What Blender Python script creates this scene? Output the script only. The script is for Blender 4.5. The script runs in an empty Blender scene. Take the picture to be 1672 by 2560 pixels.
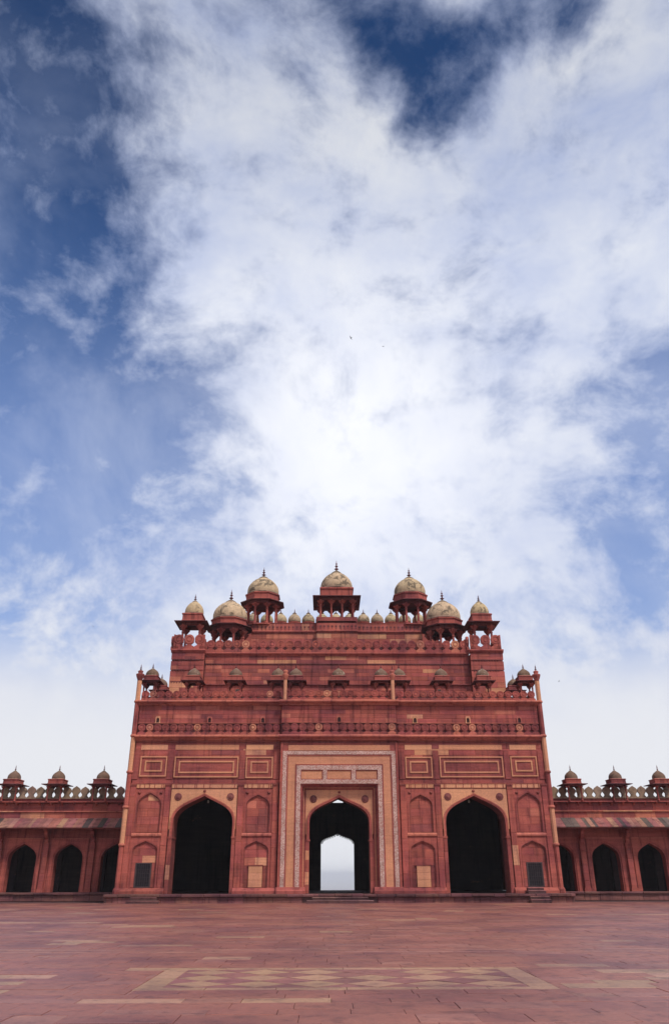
import bpy, math, random
from math import radians, sin, cos, pi, sqrt
from mathutils import Matrix, Vector
R = random.Random(7)
S = bpy.context.scene
COL = S.collection

# ------------------------------------------------------------------ camera
cd = bpy.data.cameras.new("camera"); cam = bpy.data.objects.new("camera", cd); COL.objects.link(cam)
cd.sensor_fit = 'VERTICAL'; cd.sensor_height = 36.0; cd.lens = 26.634
cd.clip_start = 0.1; cd.clip_end = 90000
cam.matrix_world = (Matrix.Translation((-0.92, -54.0, 1.6)) @ Matrix.Rotation(-0.0117, 4, 'Z')
                    @ Matrix.Rotation(radians(90 + 25.57), 4, 'X') @ Matrix.Rotation(radians(-0.10), 4, 'Z'))
S.camera = cam

# ------------------------------------------------------------------ light, sky, exposure
SUN_EL, SUN_AZ = radians(54), radians(40)      # azimuth measured from -Y (behind the camera) towards +X
sun_from = Vector((sin(SUN_AZ) * cos(SUN_EL), -cos(SUN_AZ) * cos(SUN_EL), sin(SUN_EL)))
sl = bpy.data.lights.new("sun", 'SUN'); sl.energy = 2.2; sl.angle = radians(11); sl.color = (1.0, 0.96, 0.9)
so = bpy.data.objects.new("sun", sl); COL.objects.link(so)
so.rotation_euler = (-sun_from).to_track_quat('-Z', 'Y').to_euler(); so.location = sun_from * 80
S.view_settings.view_transform = 'Standard'; S.view_settings.look = 'None'
S.view_settings.exposure = 0.56; S.view_settings.gamma = 1.0; S.view_settings.use_curve_mapping = False

class NT:
    """small helper round a node tree"""
    def __init__(s, nt): s.nt = nt; s.n = nt.nodes; s.l = nt.links
    def put(s, sock, v):
        if isinstance(v, bpy.types.NodeSocket): s.l.new(v, sock)
        elif v is not None: sock.default_value = v
    def math(s, op, a, b=None, c=None, clamp=False):
        n = s.n.new('ShaderNodeMath'); n.operation = op; n.use_clamp = clamp
        for i, v in enumerate((a, b, c)): s.put(n.inputs[i], v)
        return n.outputs[0]
    def vmath(s, op, a, b=None):
        n = s.n.new('ShaderNodeVectorMath'); n.operation = op
        s.put(n.inputs[0], a); s.put(n.inputs[1], b)
        return n.outputs['Value'] if op in ('DOT_PRODUCT', 'LENGTH') else n.outputs[0]
    def noise(s, vec, scale, detail=4, rough=0.5, dist=0.0):
        n = s.n.new('ShaderNodeTexNoise'); s.put(n.inputs['Vector'], vec)
        n.inputs['Scale'].default_value = scale; n.inputs['Detail'].default_value = detail
        n.inputs['Roughness'].default_value = rough; n.inputs['Distortion'].default_value = dist
        return n.outputs[0]
    def step(s, v, a, b, lo=0.0, hi=1.0):
        n = s.n.new('ShaderNodeMapRange'); n.interpolation_type = 'SMOOTHSTEP'
        s.put(n.inputs[0], v)
        for i, q in enumerate((a, b, lo, hi)): s.put(n.inputs[i + 1], q)
        return n.outputs[0]
    def mix(s, f, a, b, mode='MIX'):
        n = s.n.new('ShaderNodeMix'); n.data_type = 'RGBA'; n.blend_type = mode
        s.put(n.inputs[0], f); s.put(n.inputs[6], a); s.put(n.inputs[7], b)
        return n.outputs[2]

W = bpy.data.worlds.new("World"); S.world = W; W.use_nodes = True
t = NT(W.node_tree); t.n.clear()
tc = t.n.new('ShaderNodeTexCoord'); D = tc.outputs['Generated']
sky = t.n.new('ShaderNodeTexSky'); sky.sky_type = 'NISHITA'; sky.sun_disc = False
sky.sun_elevation = SUN_EL; sky.sun_rotation = pi - SUN_AZ
sky.air_density = 1.0; sky.dust_density = 0.4; sky.ozone_density = 3.0
sx = t.n.new('ShaderNodeSeparateXYZ'); t.l.new(D, sx.inputs[0]); dz = sx.outputs[2]
P = t.vmath('ADD', t.vmath('MULTIPLY', D, (1.0, 1.0, 1.25)), (7.3, 2.2, 5.4))      # the deck, seen as a dome of cloud
cov = t.math('ADD', 0.66, 0.0)
# where the deck is open (negative) or dense (positive): direction, angular radius in degrees, amount
BL = [(-0.334, 0.534, 0.777, 6.5, -1.8),(-0.275, 0.575, 0.771, 4, -0.7),(-0.312, 0.626, 0.715, 5, -0.75),(-0.247, 0.635, 0.732, 4, -0.6),(-0.253, 0.682, 0.686, 3.5, -0.45),(-0.345, 0.585, 0.734, 4, -0.5),(-0.352, 0.674, 0.65, 5, -0.45),(-0.358, 0.718, 0.597, 4, -0.55),(-0.363, 0.759, 0.54, 7, -0.85),(-0.273, 0.774, 0.571, 5, -0.5),(-0.17, 0.805, 0.568, 3.5, -0.55),(-0.25, 0.824, 0.508, 4, -0.35),(-0.358, 0.816, 0.453, 7, -0.5),(-0.311, 0.873, 0.375, 7, -0.5),(-0.156, 0.884, 0.441, 4, -0.35),(-0.212, 0.717, 0.664, 3, -0.2),(0.046, 0.512, 0.858, 2.8, -0.9),(0.095, 0.537, 0.838, 2.8, -1.0),(0.138, 0.53, 0.837, 2.8, -0.7),(0.127, 0.573, 0.81, 2.4, -1.2),(0.115, 0.597, 0.794, 1.6, -0.6),(0.186, 0.506, 0.843, 2.8, -0.7),(0.233, 0.503, 0.832, 2.2, -1.0),(0.249, 0.531, 0.81, 1.6, -0.5),(-0.058, 0.519, 0.853, 3.5, -0.45),(-0.15, 0.506, 0.849, 4, -0.25),(0.161, 0.612, 0.774, 2.5, -0.3),(0.402, 0.729, 0.554, 3.2, -0.8),(0.361, 0.752, 0.552, 3, -0.25),(0.406, 0.787, 0.464, 3.5, -0.4),(0.41, 0.825, 0.39, 4.5, -0.7),(0.361, 0.872, 0.33, 4, -0.5),(0.336, 0.896, 0.288, 3, -0.4),(0.31, 0.866, 0.392, 3, -0.3),(0.171, 0.721, 0.672, 5, -0.3),(0.224, 0.792, 0.567, 3.5, -0.35),(0.334, 0.728, 0.598, 4, -0.25),(-0.154, 0.586, 0.795, 8, 0.3),(0.323, 0.542, 0.776, 6, 0.6),(0.251, 0.659, 0.709, 8, 0.4),(0.03, 0.628, 0.778, 7, 0.25),(0.052, 0.867, 0.496, 7, 0.5),(0.136, 0.891, 0.433, 6, 0.3),(0.365, 0.684, 0.632, 4, 0.5),(-0.108, 0.722, 0.684, 5, 0.2),(-0.328, 0.7, 0.634, 2.5, 0.35)]
wb = t.n.new('ShaderNodeTexNoise'); t.l.new(D, wb.inputs['Vector']); wb.inputs['Scale'].default_value = 7.0; wb.inputs['Detail'].default_value = 5
DW = t.vmath('ADD', D, t.vmath('MULTIPLY', t.vmath('SUBTRACT', wb.outputs[1], (0.5, 0.5, 0.5)), (0.16, 0.16, 0.16)))
DW = t.vmath('NORMALIZE', DW)
for x, y, z, r, a in BL:
    dd = t.vmath('DOT_PRODUCT', DW, (x, y, z))
    k = 2.0 / radians(r * 1.08) ** 2
    e = t.math('POWER', 2.71828, t.math('MULTIPLY', t.math('MINIMUM', t.math('SUBTRACT', dd, 1.0), 0.0), k))
    cov = t.math('MULTIPLY_ADD', e, a * 0.85 if a < 0 else a, cov)
cov = t.math('MAXIMUM', t.math('MINIMUM', cov, 0.85), -0.62)
warp = t.n.new('ShaderNodeTexNoise'); t.l.new(P, warp.inputs['Vector']); warp.inputs['Scale'].default_value = 3.0; warp.inputs['Detail'].default_value = 3
P2 = t.vmath('ADD', P, t.vmath('MULTIPLY', t.vmath('SUBTRACT', warp.outputs[1], (0.5, 0.5, 0.5)), (0.14, 0.14, 0.14)))
n1 = t.noise(P2, 4.6, 10, 0.58)
n2 = t.noise(P2, 17.0, 9, 0.62)
f = t.math('ADD', cov, t.math('MULTIPLY', t.math('SUBTRACT', n1, 0.5), 1.0))
f = t.math('ADD', f, t.math('MULTIPLY', t.math('SUBTRACT', n2, 0.5), 2.6))
alpha = t.step(f, -0.95, 0.95)
veil = t.step(t.noise(P, 4.2, 6, 0.6, 0.3), 0.36, 0.70, 0.0, 0.34)
veil = t.math('MULTIPLY', t.math('ADD', veil, t.step(dz, 0.72, 0.28, 0.05, 0.45)), t.step(dz, 0.84, 0.66, 0.22, 1.0))
alpha = t.math('MAXIMUM', alpha, veil)
alpha = t.math('MAXIMUM', alpha, t.step(dz, 0.36, 0.19))
glow = t.vmath('DOT_PRODUCT', D, (0.04, 0.867, 0.496))
g1 = t.math('POWER', 2.71828, t.math('MULTIPLY', t.math('SUBTRACT', glow, 1.0), 2.0 / radians(6) ** 2))
g2 = t.math('POWER', 2.71828, t.math('MULTIPLY', t.math('SUBTRACT', glow, 1.0), 2.0 / radians(13) ** 2))
n3 = t.noise(P2, 7.0, 8, 0.58, 0.1)
thick = t.math('MULTIPLY_ADD', t.math('SUBTRACT', n3, 0.5), 2.2, 0.55, clamp=True)
thick = t.math('MULTIPLY', thick, t.step(f, -0.2, 1.1, 0.35, 1.0))
cc = t.mix(thick, (3.0, 3.6, 5.5, 1), (5.9, 6.1, 6.6, 1))
cc = t.mix(t.step(dz, 0.34, 0.12), cc, (5.9, 6.0, 6.35, 1))
gl = t.math('ADD', t.math('MULTIPLY', g1, 0.30), t.math('MULTIPLY_ADD', g2, 0.12, 1.0))
cc = t.mix(1.0, cc, gl, 'MULTIPLY')
cc = t.mix(t.math('MULTIPLY', g2, 0.75), cc, (7.3, 7.3, 7.45, 1))
cc = t.mix(1.0, cc, t.step(dz, 0.62, 0.90, 1.0, 0.78), 'MULTIPLY')
blue = t.mix(1.0, t.mix(1.0, sky.outputs[0], (0.27, 0.61, 1.0, 1), 'MULTIPLY'), t.step(dz, 0.45, 0.85, 1.0, 0.42), 'MULTIPLY')
alpha = t.math('MAXIMUM', alpha, t.math('MULTIPLY', g2, 0.8))
out = t.mix(alpha, blue, cc)
bg = t.n.new('ShaderNodeBackground'); bg.inputs['Strength'].default_value = 0.094
t.l.new(out, bg.inputs['Color'])
wo = t.n.new('ShaderNodeOutputWorld'); t.l.new(bg.outputs[0], wo.inputs['Surface'])

# ------------------------------------------------------------------ materials
def new_mat(name):
    m = bpy.data.materials.new(name); m.use_nodes = True
    t = NT(m.node_tree); t.n.clear()
    o = t.n.new('ShaderNodeOutputMaterial'); b = t.n.new('ShaderNodeBsdfPrincipled')
    t.l.new(b.outputs[0], o.inputs[0])
    b.inputs['Specular IOR Level'].default_value = 0.25
    return m, t, b
def tinted(t):
    a = t.n.new('ShaderNodeAttribute'); a.attribute_name = 'tint'
    oi = t.n.new('ShaderNodeObjectInfo')
    return t.mix(1.0, a.outputs['Color'], oi.outputs['Color'], 'ADD')
def stone_mat(name, weather=1.0, strata=1.0, rough=0.85, scuff=1.0):
    m, t, b = new_mat(name)
    g = t.n.new('ShaderNodeNewGeometry'); P = g.outputs['Position']
    c = tinted(t)
    na = t.noise(P, 0.33, 6, 0.6)
    c = t.mix(t.step(na, 0.42, 0.66, 0, 0.95 * weather), c, t.mix(1.0, c, (0.56, 0.50, 0.66, 1), 'MULTIPLY'))
    nb = t.noise(t.vmath('MULTIPLY', P, (0.45, 0.45, 6.0)), 1.0, 5, 0.65)
    c = t.mix(1.0, c, t.step(nb, 0.25, 0.75, 1 - 0.17 * strata, 1 + 0.17 * strata), 'MULTIPLY')
    nc = t.noise(P, 14.0, 6, 0.7)
    c = t.mix(1.0, c, t.step(nc, 0.2, 0.8, 0.80, 1.2), 'MULTIPLY')
    nd = t.noise(t.vmath('MULTIPLY', P, (1.0, 1.0, 1.9)), 0.9, 8, 0.72)
    c = t.mix(t.step(nd, 0.62, 0.72, 0, 0.40 * scuff), c, (0.56, 0.19, 0.12, 1))
    ne = t.noise(t.vmath('MULTIPLY', P, (3.4, 3.4, 0.30)), 1.0, 6, 0.66)
    c = t.mix(t.step(ne, 0.48, 0.70, 0, 0.85 * weather), c, t.mix(1.0, c, (0.42, 0.38, 0.46, 1), 'MULTIPLY'))
    t.l.new(c, b.inputs['Base Color']); b.inputs['Roughness'].default_value = rough
    if rough < 0.6: b.inputs['Specular IOR Level'].default_value = 0.5
    bu = t.n.new('ShaderNodeBump'); bu.inputs['Strength'].default_value = 0.5; bu.inputs['Distance'].default_value = 0.02
    t.l.new(t.math('ADD', t.math('MULTIPLY', nc, 0.6), nb), bu.inputs['Height']); t.l.new(bu.outputs[0], b.inputs['Normal'])
    return m
def plaster_mat(name, stain, dark, lo, hi, sc=1.3):
    m, t, b = new_mat(name)
    g = t.n.new('ShaderNodeNewGeometry'); P = g.outputs['Position']
    c = tinted(t)
    c = t.mix(1.0, c, t.step(t.noise(P, 5, 6, 0.7), 0.2, 0.8, 0.72, 1.22), 'MULTIPLY')
    n = t.noise(P, sc, 8, 0.68, 0.4)
    c = t.mix(t.step(n, lo, hi, 0, stain), c, dark + (1,))
    n = t.noise(t.vmath('MULTIPLY', P, (3.5, 3.5, 0.5)), 1.0, 5, 0.6)
    c = t.mix(t.step(n, 0.52, 0.72, 0, 0.55), c, t.mix(1.0, c, (0.45, 0.40, 0.34, 1), 'MULTIPLY'))
    t.l.new(c, b.inputs['Base Color']); b.inputs['Roughness'].default_value = 0.9
    bu = t.n.new('ShaderNodeBump'); bu.inputs['Strength'].default_value = 0.5; bu.inputs['Distance'].default_value = 0.02
    t.l.new(t.noise(P, 9, 6, 0.7), bu.inputs['Height']); t.l.new(bu.outputs[0], b.inputs['Normal'])
    return m
def mosaic_mat():
    m, t, b = new_mat('mosaic inlay')
    g = t.n.new('ShaderNodeNewGeometry'); P = g.outputs['Position']
    v = t.n.new('ShaderNodeTexVoronoi'); v.inputs['Scale'].default_value = 22; t.l.new(P, v.inputs['Vector'])
    r = t.n.new('ShaderNodeSeparateColor'); t.l.new(v.outputs['Color'], r.inputs[0])
    c = t.mix(t.step(r.outputs[0], 0.62, 0.70), (0.63, 0.445, 0.37, 1), (0.46, 0.215, 0.16, 1))
    c = t.mix(t.step(v.outputs['Distance'], 0.35, 0.6, 0, 0.6), c, (0.30, 0.12, 0.10, 1))
    c = t.mix(1.0, c, t.step(t.noise(P, 1.1, 5, 0.6), 0.25, 0.75, 0.75, 1.15), 'MULTIPLY')
    t.l.new(c, b.inputs['Base Color']); b.inputs['Roughness'].default_value = 0.6
    return m
def plain_mat(name, rough=0.7):
    m, t, b = new_mat(name)
    g = t.n.new('ShaderNodeNewGeometry')
    c = t.mix(1.0, tinted(t), t.step(t.noise(g.outputs['Position'], 3.0, 6, 0.65), 0.2, 0.8, 0.7, 1.25), 'MULTIPLY')
    t.l.new(c, b.inputs['Base Color']); b.inputs['Roughness'].default_value = rough
    return m
STONE = stone_mat('red sandstone')
BUFFM = stone_mat('buff sandstone', 0.35, 0.55, 0.8, 0.0)
PAVE = stone_mat('worn paving stone', 0.9, 0.4, 0.48, 0.7)
DOME = plaster_mat('stained lime plaster', 0.9, (0.12, 0.09, 0.06), 0.49, 0.60, 1.5)
DOMEG = plaster_mat('lichen grey plaster', 0.5, (0.46, 0.35, 0.27), 0.56, 0.64, 3.0)
DOMEB = plaster_mat('mossy brown plaster', 0.8, (0.08, 0.052, 0.04), 0.52, 0.66, 2.4)
MOSAIC = mosaic_mat()
PLAIN = plain_mat('plain')

RED = (0.380, 0.092, 0.068); RED2 = (0.340, 0.083, 0.062); DKRED = (0.25, 0.062, 0.047); PURP = (0.285, 0.074, 0.063)
BUFF = (0.60, 0.270, 0.145); LTRED = (0.47, 0.140, 0.090); PINK = (0.56, 0.235, 0.125)
DOMEC = (0.51, 0.36, 0.22); GREYS = (0.25, 0.158, 0.108); FIN = (0.16, 0.045, 0.045)
def vary(c, a=0.10, rr=R):
    k = 1 + rr.uniform(-a, a); h = rr.uniform(-a, a) * 0.35
    return (min(1, c[0] * k), c[1] * k * (1 + h), c[2] * k * (1 - h))
def stone_pick(p_light=0.10, p_dark=0.16):
    u = R.random()
    if u < p_light: return vary(LTRED, 0.12)
    if u < p_light * 1.35: return vary(PINK, 0.12)
    if u < p_light * 1.5: return vary(BUFF, 0.12)
    if u < p_light * 1.5 + p_dark: return vary(PURP, 0.12)
    return vary(RED if R.random() < 0.6 else RED2, 0.15)

# ------------------------------------------------------------------ mesh building
class MB:
    def __init__(s): s.v = []; s.f = []; s.c = []; s.sm = []; s.cur = None
    def _add(s, vs, fs, smooth=False):
        o = len(s.v); s.v += vs
        for q in fs: s.f.append([i + o for i in q]); s.sm.append(smooth)
        if s.cur is not None: s.c += [s.cur] * len(vs)
        return s
    def box(s, x0, x1, y0, y1, z0, z1):
        return s._add([(x0,y0,z0),(x1,y0,z0),(x1,y1,z0),(x0,y1,z0),(x0,y0,z1),(x1,y0,z1),(x1,y1,z1),(x0,y1,z1)],
                      [(0,3,2,1),(4,5,6,7),(0,1,5,4),(1,2,6,5),(2,3,7,6),(3,0,4,7)])
    def bevel_box(s, x0, x1, y0, y1, z0, z1, b):
        """a block whose face towards -Y has chamfered edges"""
        vs = [(x0,y1,z0),(x1,y1,z0),(x1,y1,z1),(x0,y1,z1),(x0,y0+b,z0),(x1,y0+b,z0),(x1,y0+b,z1),(x0,y0+b,z1),
              (x0+b,y0,z0+b),(x1-b,y0,z0+b),(x1-b,y0,z1-b),(x0+b,y0,z1-b)]
        return s._add(vs, [(8,9,10,11),(4,5,9,8),(5,6,10,9),(6,7,11,10),(7,4,8,11),(0,1,5,4),(1,2,6,5),(2,3,7,6),(3,0,4,7),(3,2,1,0)])
    def prism_x(s, prof, x0, x1):
        n = len(prof)
        vs = [(x0, y, z) for y, z in prof] + [(x1, y, z) for y, z in prof]
        return s._add(vs, [tuple(range(n))[::-1], tuple(range(n, 2*n))] + [(i, (i+1) % n, n + (i+1) % n, n + i) for i in range(n)])
    def prism_y(s, prof, y0, y1):
        """outline in x,z pulled along y"""
        n = len(prof)
        vs = [(x, y0, z) for x, z in prof] + [(x, y1, z) for x, z in prof]
        return s._add(vs, [tuple(range(n)), tuple(range(n, 2*n))[::-1]] + [(i, n + i, n + (i+1) % n, (i+1) % n) for i in range(n)])
    def prism_z(s, prof, z0, z1):
        n = len(prof)
        vs = [(x, y, z0) for x, y in prof] + [(x, y, z1) for x, y in prof]
        return s._add(vs, [tuple(range(n))[::-1], tuple(range(n, 2*n))] + [(i, (i+1) % n, n + (i+1) % n, n + i) for i in range(n)])
    def lathe(s, prof, n, cx=0, cy=0, rot=0.0, smooth=True, alt=0.0):
        vs = []; fs = []
        for k, (r, z) in enumerate(prof):
            for i in range(n):
                a = rot + 2*pi*i/n
                q = r
                vs.append((cx + q*cos(a), cy + q*sin(a), z))
        m = len(prof)
        for k in range(m - 1):
            for i in range(n):
                j = (i + 1) % n
                fs.append((k*n + i, k*n + j, (k+1)*n + j, (k+1)*n + i))
        if prof[0][0] > 1e-4: fs.append(tuple(range(n))[::-1])
        if prof[-1][0] > 1e-4: fs.append(tuple(range((m-1)*n, m*n)))
        return s._add(vs, fs, smooth)
    def mesh(s, name):
        me = bpy.data.meshes.new(name); me.from_pydata(s.v, [], s.f)
        if s.c:
            a = me.attributes.new('tint', 'FLOAT_COLOR', 'POINT')
            a.data.foreach_set('color', [q for c in s.c for q in (c[0], c[1], c[2], 1.0)])
        if any(s.sm): me.polygons.foreach_set('use_smooth', s.sm)
        me.update(); return me
    def build(s, name, color, parent=None, mat=None, label=None):
        return link(name, s.mesh(name), color, parent, mat, label)
def link(name, me, color, parent=None, mat=None, label=None, loc=None):
    o = bpy.data.objects.new(name, me); COL.objects.link(o)
    if not me.materials: me.materials.append(mat or STONE)
    o.color = (0, 0, 0, 1) if color is None else tuple(color) + (1,)
    if parent: o.parent = parent
    if loc: o.location = loc
    if label: o['label'] = label
    return o
def thing(name, label, cat, loc=(0, 0, 0), group=None):
    o = bpy.data.objects.new(name, None); COL.objects.link(o); o.location = loc; o.empty_display_size = 0.5
    o['label'] = label; o['category'] = cat
    if group: o['group'] = group
    return o
def arch(cx, hw, zs, za, n=9):
    """pointed four-centred arch from the left springing over the apex to the right springing"""
    h = za - zs
    p0, p1, p2, p3 = (hw, 0), (hw, 0.58*h), (0.50*hw, h - 0.26*hw), (0, h)
    pts = []
    for i in range(n + 1):
        u = i / n
        b = ((1-u)**3, 3*u*(1-u)**2, 3*u*u*(1-u), u**3)
        pts.append((sum(b[k]*(p0, p1, p2, p3)[k][0] for k in range(4)), sum(b[k]*(p0, p1, p2, p3)[k][1] for k in range(4))))
    return [(cx - x, zs + z) for x, z in pts] + [(cx + x, zs + z) for x, z in pts[-2::-1]]
def notch(x0, x1, z0, z1, cx, hw, zs, za, zb):
    """wall outline x0..x1, z0..z1 with an arched opening standing on zb (zb == z0)"""
    return [(x0, z0), (cx - hw, zb)] + arch(cx, hw, zs, za) + [(cx + hw, zb), (x1, z0), (x1, z1), (x0, z1)]
def ring(mb, cx, hwo, zso, zao, hwi, zsi, zai, zb, y0, y1):
    """archivolt band with straight legs down to zb"""
    o = [(cx - hwo, zb)] + arch(cx, hwo, zso, zao) + [(cx + hwo, zb)]
    i = [(cx - hwi, zb)] + arch(cx, hwi, zsi, zai) + [(cx + hwi, zb)]
    n = len(o)
    vs = [(x, y0, z) for x, z in o] + [(x, y0, z) for x, z in i] + [(x, y1, z) for x, z in o] + [(x, y1, z) for x, z in i]
    fs = []
    for k in range(n - 1):
        fs += [(k, n+k, n+k+1, k+1), (2*n+k, 2*n+k+1, 3*n+k+1, 3*n+k), (k, k+1, 2*n+k+1, 2*n+k), (n+k, 3*n+k, 3*n+k+1, n+k+1)]
    fs += [(0, 2*n, 3*n, n), (n-1, 2*n-1, 4*n-1, 3*n-1)]
    mb._add(vs, fs); return mb
def frame(mb, x0, x1, z0, z1, w, y0, y1, wz=None):
    wz = wz or w
    mb.box(x0, x1, y0, y1, z1 - wz, z1); mb.box(x0, x1, y0, y1, z0, z0 + wz)
    mb.box(x0, x0 + w, y0, y1, z0 + wz, z1 - wz); mb.box(x1 - w, x1, y0, y1, z0 + wz, z1 - wz)
    return mb

# ------------------------------------------------------------------ ground
ground = MB().prism_z([(-400, -400), (400, -400), (400, 30), (-400, 30)], -0.6, -0.06).build('courtyard_ground', (0.11, 0.055, 0.05), None, PAVE)
ground['kind'] = 'structure'

PX0, PX1, PY0, PY1 = -3.88, 2.72, -40.34, -37.3     # the inlaid panel in the paving
PV = (0.262, 0.090, 0.063)
def pave_col(x, y):
    buff = (0.35, 0.18, 0.108)
    p = 0.015
    for bx, by, rx, ry, q in [(-6.3, -39.3, 1.6, 1.2, .55), (4.9, -38.6, 1.3, 1.6, .5), (-5.2, -32.3, .9, .25, .9), (3.9, -31.3, 1.2, .25, .8), (-7.3, -24.4, .8, .5, .9),
                              (-4.4, -37.4, .5, .35, .9), (3.5, -37.0, .6, .35, .9), (-7.4, -30.6, .35, 1.2, .9), (7.5, -29.0, .35, 1.2, .8), (-2.5, -41.5, 1.3, .25, .3), (1.5, -41.6, 1.0, .3, .2),
                              (-14, -22.1, 5.0, .45, .8), (14, -16.6, 4.5, .5, .8), (-2.2, -35.6, .8, .25, .7), (-10, -14, 6, .5, .3), (8, -12, 6, .5, .35), (0, -20, 8, .6, .2), (4.5, -20.5, 1.5, .4, .7)]:
        if abs(x - bx) < rx and abs(y - by) < ry: p = max(p, q)
    if R.random() < p: return vary(buff, 0.12)
    u = R.random()
    if u < (0.10 if y < -28 else 0.2): return vary((0.235, 0.080, 0.062), 0.06)
    if u < (0.20 if y < -28 else 0.4): return vary((0.285, 0.112, 0.080), 0.08)
    return vary(PV, 0.05 if y < -30 else 0.11)
slabs = []
def slab(x0, x1, y0, y1, c, lift=0.0):
    g = 0.0035
    slabs.append((x0 + g, x1 - g, y0 + g, y1 - g, R.uniform(0, 0.006) + lift, c, R.uniform(-.002, .002)))
y = -47.5
while y < -1.4:
    d = R.choice([0.42, 0.5, 0.56, 0.62]) if y < -25 else R.choice([0.55, 0.65, 0.75])
    special = None
    for ly in (-33.42, -33.98):
        if y < ly < y + d: d = ly - 0.06 - y if ly - 0.06 - y > 0.12 else 0.0
    if d == 0.0 or any(abs(y - (ly - 0.06)) < 0.02 for ly in (-33.42, -33.98)):
        d = 0.13; special = (0.315, 0.145, 0.105)
    half = (y + 54) * 0.47 + 5.5
    x = -0.92 - half - R.uniform(0, 1.2)
    while x < -0.92 + half:
        w = R.uniform(0.6, 1.5) if not special else R.uniform(1.5, 3.0)
        ym = y + d / 2
        x1 = x + w
        if y + d > PY0 and y < PY1 and x1 > PX0 and x < PX1:
            # stop at the inlaid panel and go on behind it
            if x < PX0 - 0.05: slab(x, PX0, y, y + d, pave_col(x, ym))
            if y < PY0: slab(max(x, PX0), min(x1, PX1), y, PY0, pave_col(x, ym))
            if y + d > PY1: slab(max(x, PX0), min(x1, PX1), PY1, y + d, pave_col(x, ym))
            if x1 > PX1 + 0.05: slab(PX1, x1, y, y + d, pave_col(x, ym))
        else:
            c = vary(special, 0.1) if special and -11 < x < 9 else pave_col(x + w/2, ym)
            slab(x, x1, y, y + d, c)
        x = x1
    y += d
def slab_mb(mb, q):
    x0, x1, y0, y1, h, c, tl = q
    b = 0.004
    mb._add([(x0,y0,-.055),(x1,y0,-.055),(x1,y1,-.055),(x0,y1,-.055),(x0,y0,h-b-tl),(x1,y0,h-b+tl),(x1,y1,h-b+tl),(x0,y1,h-b-tl),
             (x0+b,y0+b,h-tl),(x1-b,y0+b,h+tl),(x1-b,y1-b,h+tl),(x0+b,y1-b,h-tl)],
            [(0,1,5,4),(1,2,6,5),(2,3,7,6),(3,0,4,7),(4,5,9,8),(5,6,10,9),(6,7,11,10),(7,4,8,11),(8,9,10,11)])
def seen(q):
    x0, x1, y0, y1 = q[:4]; xc, yc = (x0+x1)/2, (y0+y1)/2
    dd = yc + 54
    if abs(xc + 0.92 - (-0.0117)*0) > dd * 0.47 or dd < 10.4: return 0
    return (x1 - x0) * (y1 - y0) / dd ** 3
slabs.sort(key=seen, reverse=True)
for q in slabs[:255]:
    mb = MB(); slab_mb(mb, q); mb.build('paving_slab', q[5], ground, PAVE)
mb = MB()
for q in slabs[255:]:
    mb.cur = q[5]; slab_mb(mb, q)
o = mb.build('far_paving_slabs', None, ground, PAVE); o['kind'] = 'stuff'
# inlaid panel: buff border, red field, buff lozenges
PB = (0.37, 0.20, 0.115)
def band(x0, x1, y0, y1, n, along):
    for i in range(n):
        if along == 'x': q = (x0 + (x1-x0)*i/n, x0 + (x1-x0)*(i+1)/n, y0, y1)
        else: q = (x0, x1, y0 + (y1-y0)*i/n, y0 + (y1-y0)*(i+1)/n)
        m = MB(); slab_mb(m, (q[0]+.004, q[1]-.004, q[2]+.004, q[3]-.004, R.uniform(0, .004), None, 0)); m.build('border_slab', vary(PB, .1), ground, PAVE)
band(PX0, PX1, PY0, PY0 + 0.30, 6, 'x'); band(PX0, PX1, PY1 - 0.28, PY1, 6, 'x')
band(PX0, PX0 + 0.42, PY0 + 0.30, PY1 - 0.28, 2, 'y'); band(PX1 - 0.42, PX1, PY0 + 0.30, PY1 - 0.28, 2, 'y')
fx0, fx1, fy0, fy1 = PX0 + .42, PX1 - .42, PY0 + .30, PY1 - .28
MB().box(fx0 + .003, fx1 - .003, fy0 + .003, fy1 - .003, -0.05, -0.008).build('field_slab', (0.25, 0.09, 0.078), ground, PAVE)
cw = (fx1 - fx0) / 6; ch = (fy1 - fy0) / 3
lz = {}
for r_ in range(7):
    for k in range(13):
        cx, cy = fx0 + cw * k / 2, fy0 + ch * r_ / 2
        if (k + r_) % 2: continue
        a, b = cw/2 - .012, ch/2 - .012
        pts = [(max(fx0+.004, min(fx1-.004, px)), max(fy0+.004, min(fy1-.004, py))) for px, py in ((cx-a, cy), (cx, cy-b), (cx+a, cy), (cx, cy+b))]
        u = []
        for p in pts:
            if p not in u: u.append(p)
        if len(u) < 3: continue
        light = (r_ % 2 == 1)
        MB().prism_z(u, -0.007, R.uniform(0, .004)).build('lozenge_tile', vary(PB if light and R.random() < .85 else (0.245, 0.088, 0.076), .12), ground, PAVE)

# ------------------------------------------------------------------ the gate
gate = thing('gateway', 'monumental red sandstone gateway with three pointed arches and stepped domed top', 'gateway')
BLK = []
def ashlar(x0, x1, z0, z1, yf, course, lmin, lmax, pick=stone_pick, dep=0.06):
    n = max(1, round((z1 - z0) / course)); h = (z1 - z0) / n
    for i in range(n):
        zz = z0 + h * i
        x = x0; first = True
        while x < x1 - 1e-3:
            w = R.uniform(lmin, lmax) * (0.6 if first else 1); first = False
            if x1 - (x + w) < lmin * 0.6: w = x1 - x
            BLK.append((x, x + w, zz, zz + h, yf - R.uniform(0, 0.007), yf + dep, pick()))
            x += w
def both(f):
    for s in (-1, 1): f(s)
def mx(s, a, b):
    return (a, b) if s > 0 else (-b, -a)

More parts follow.
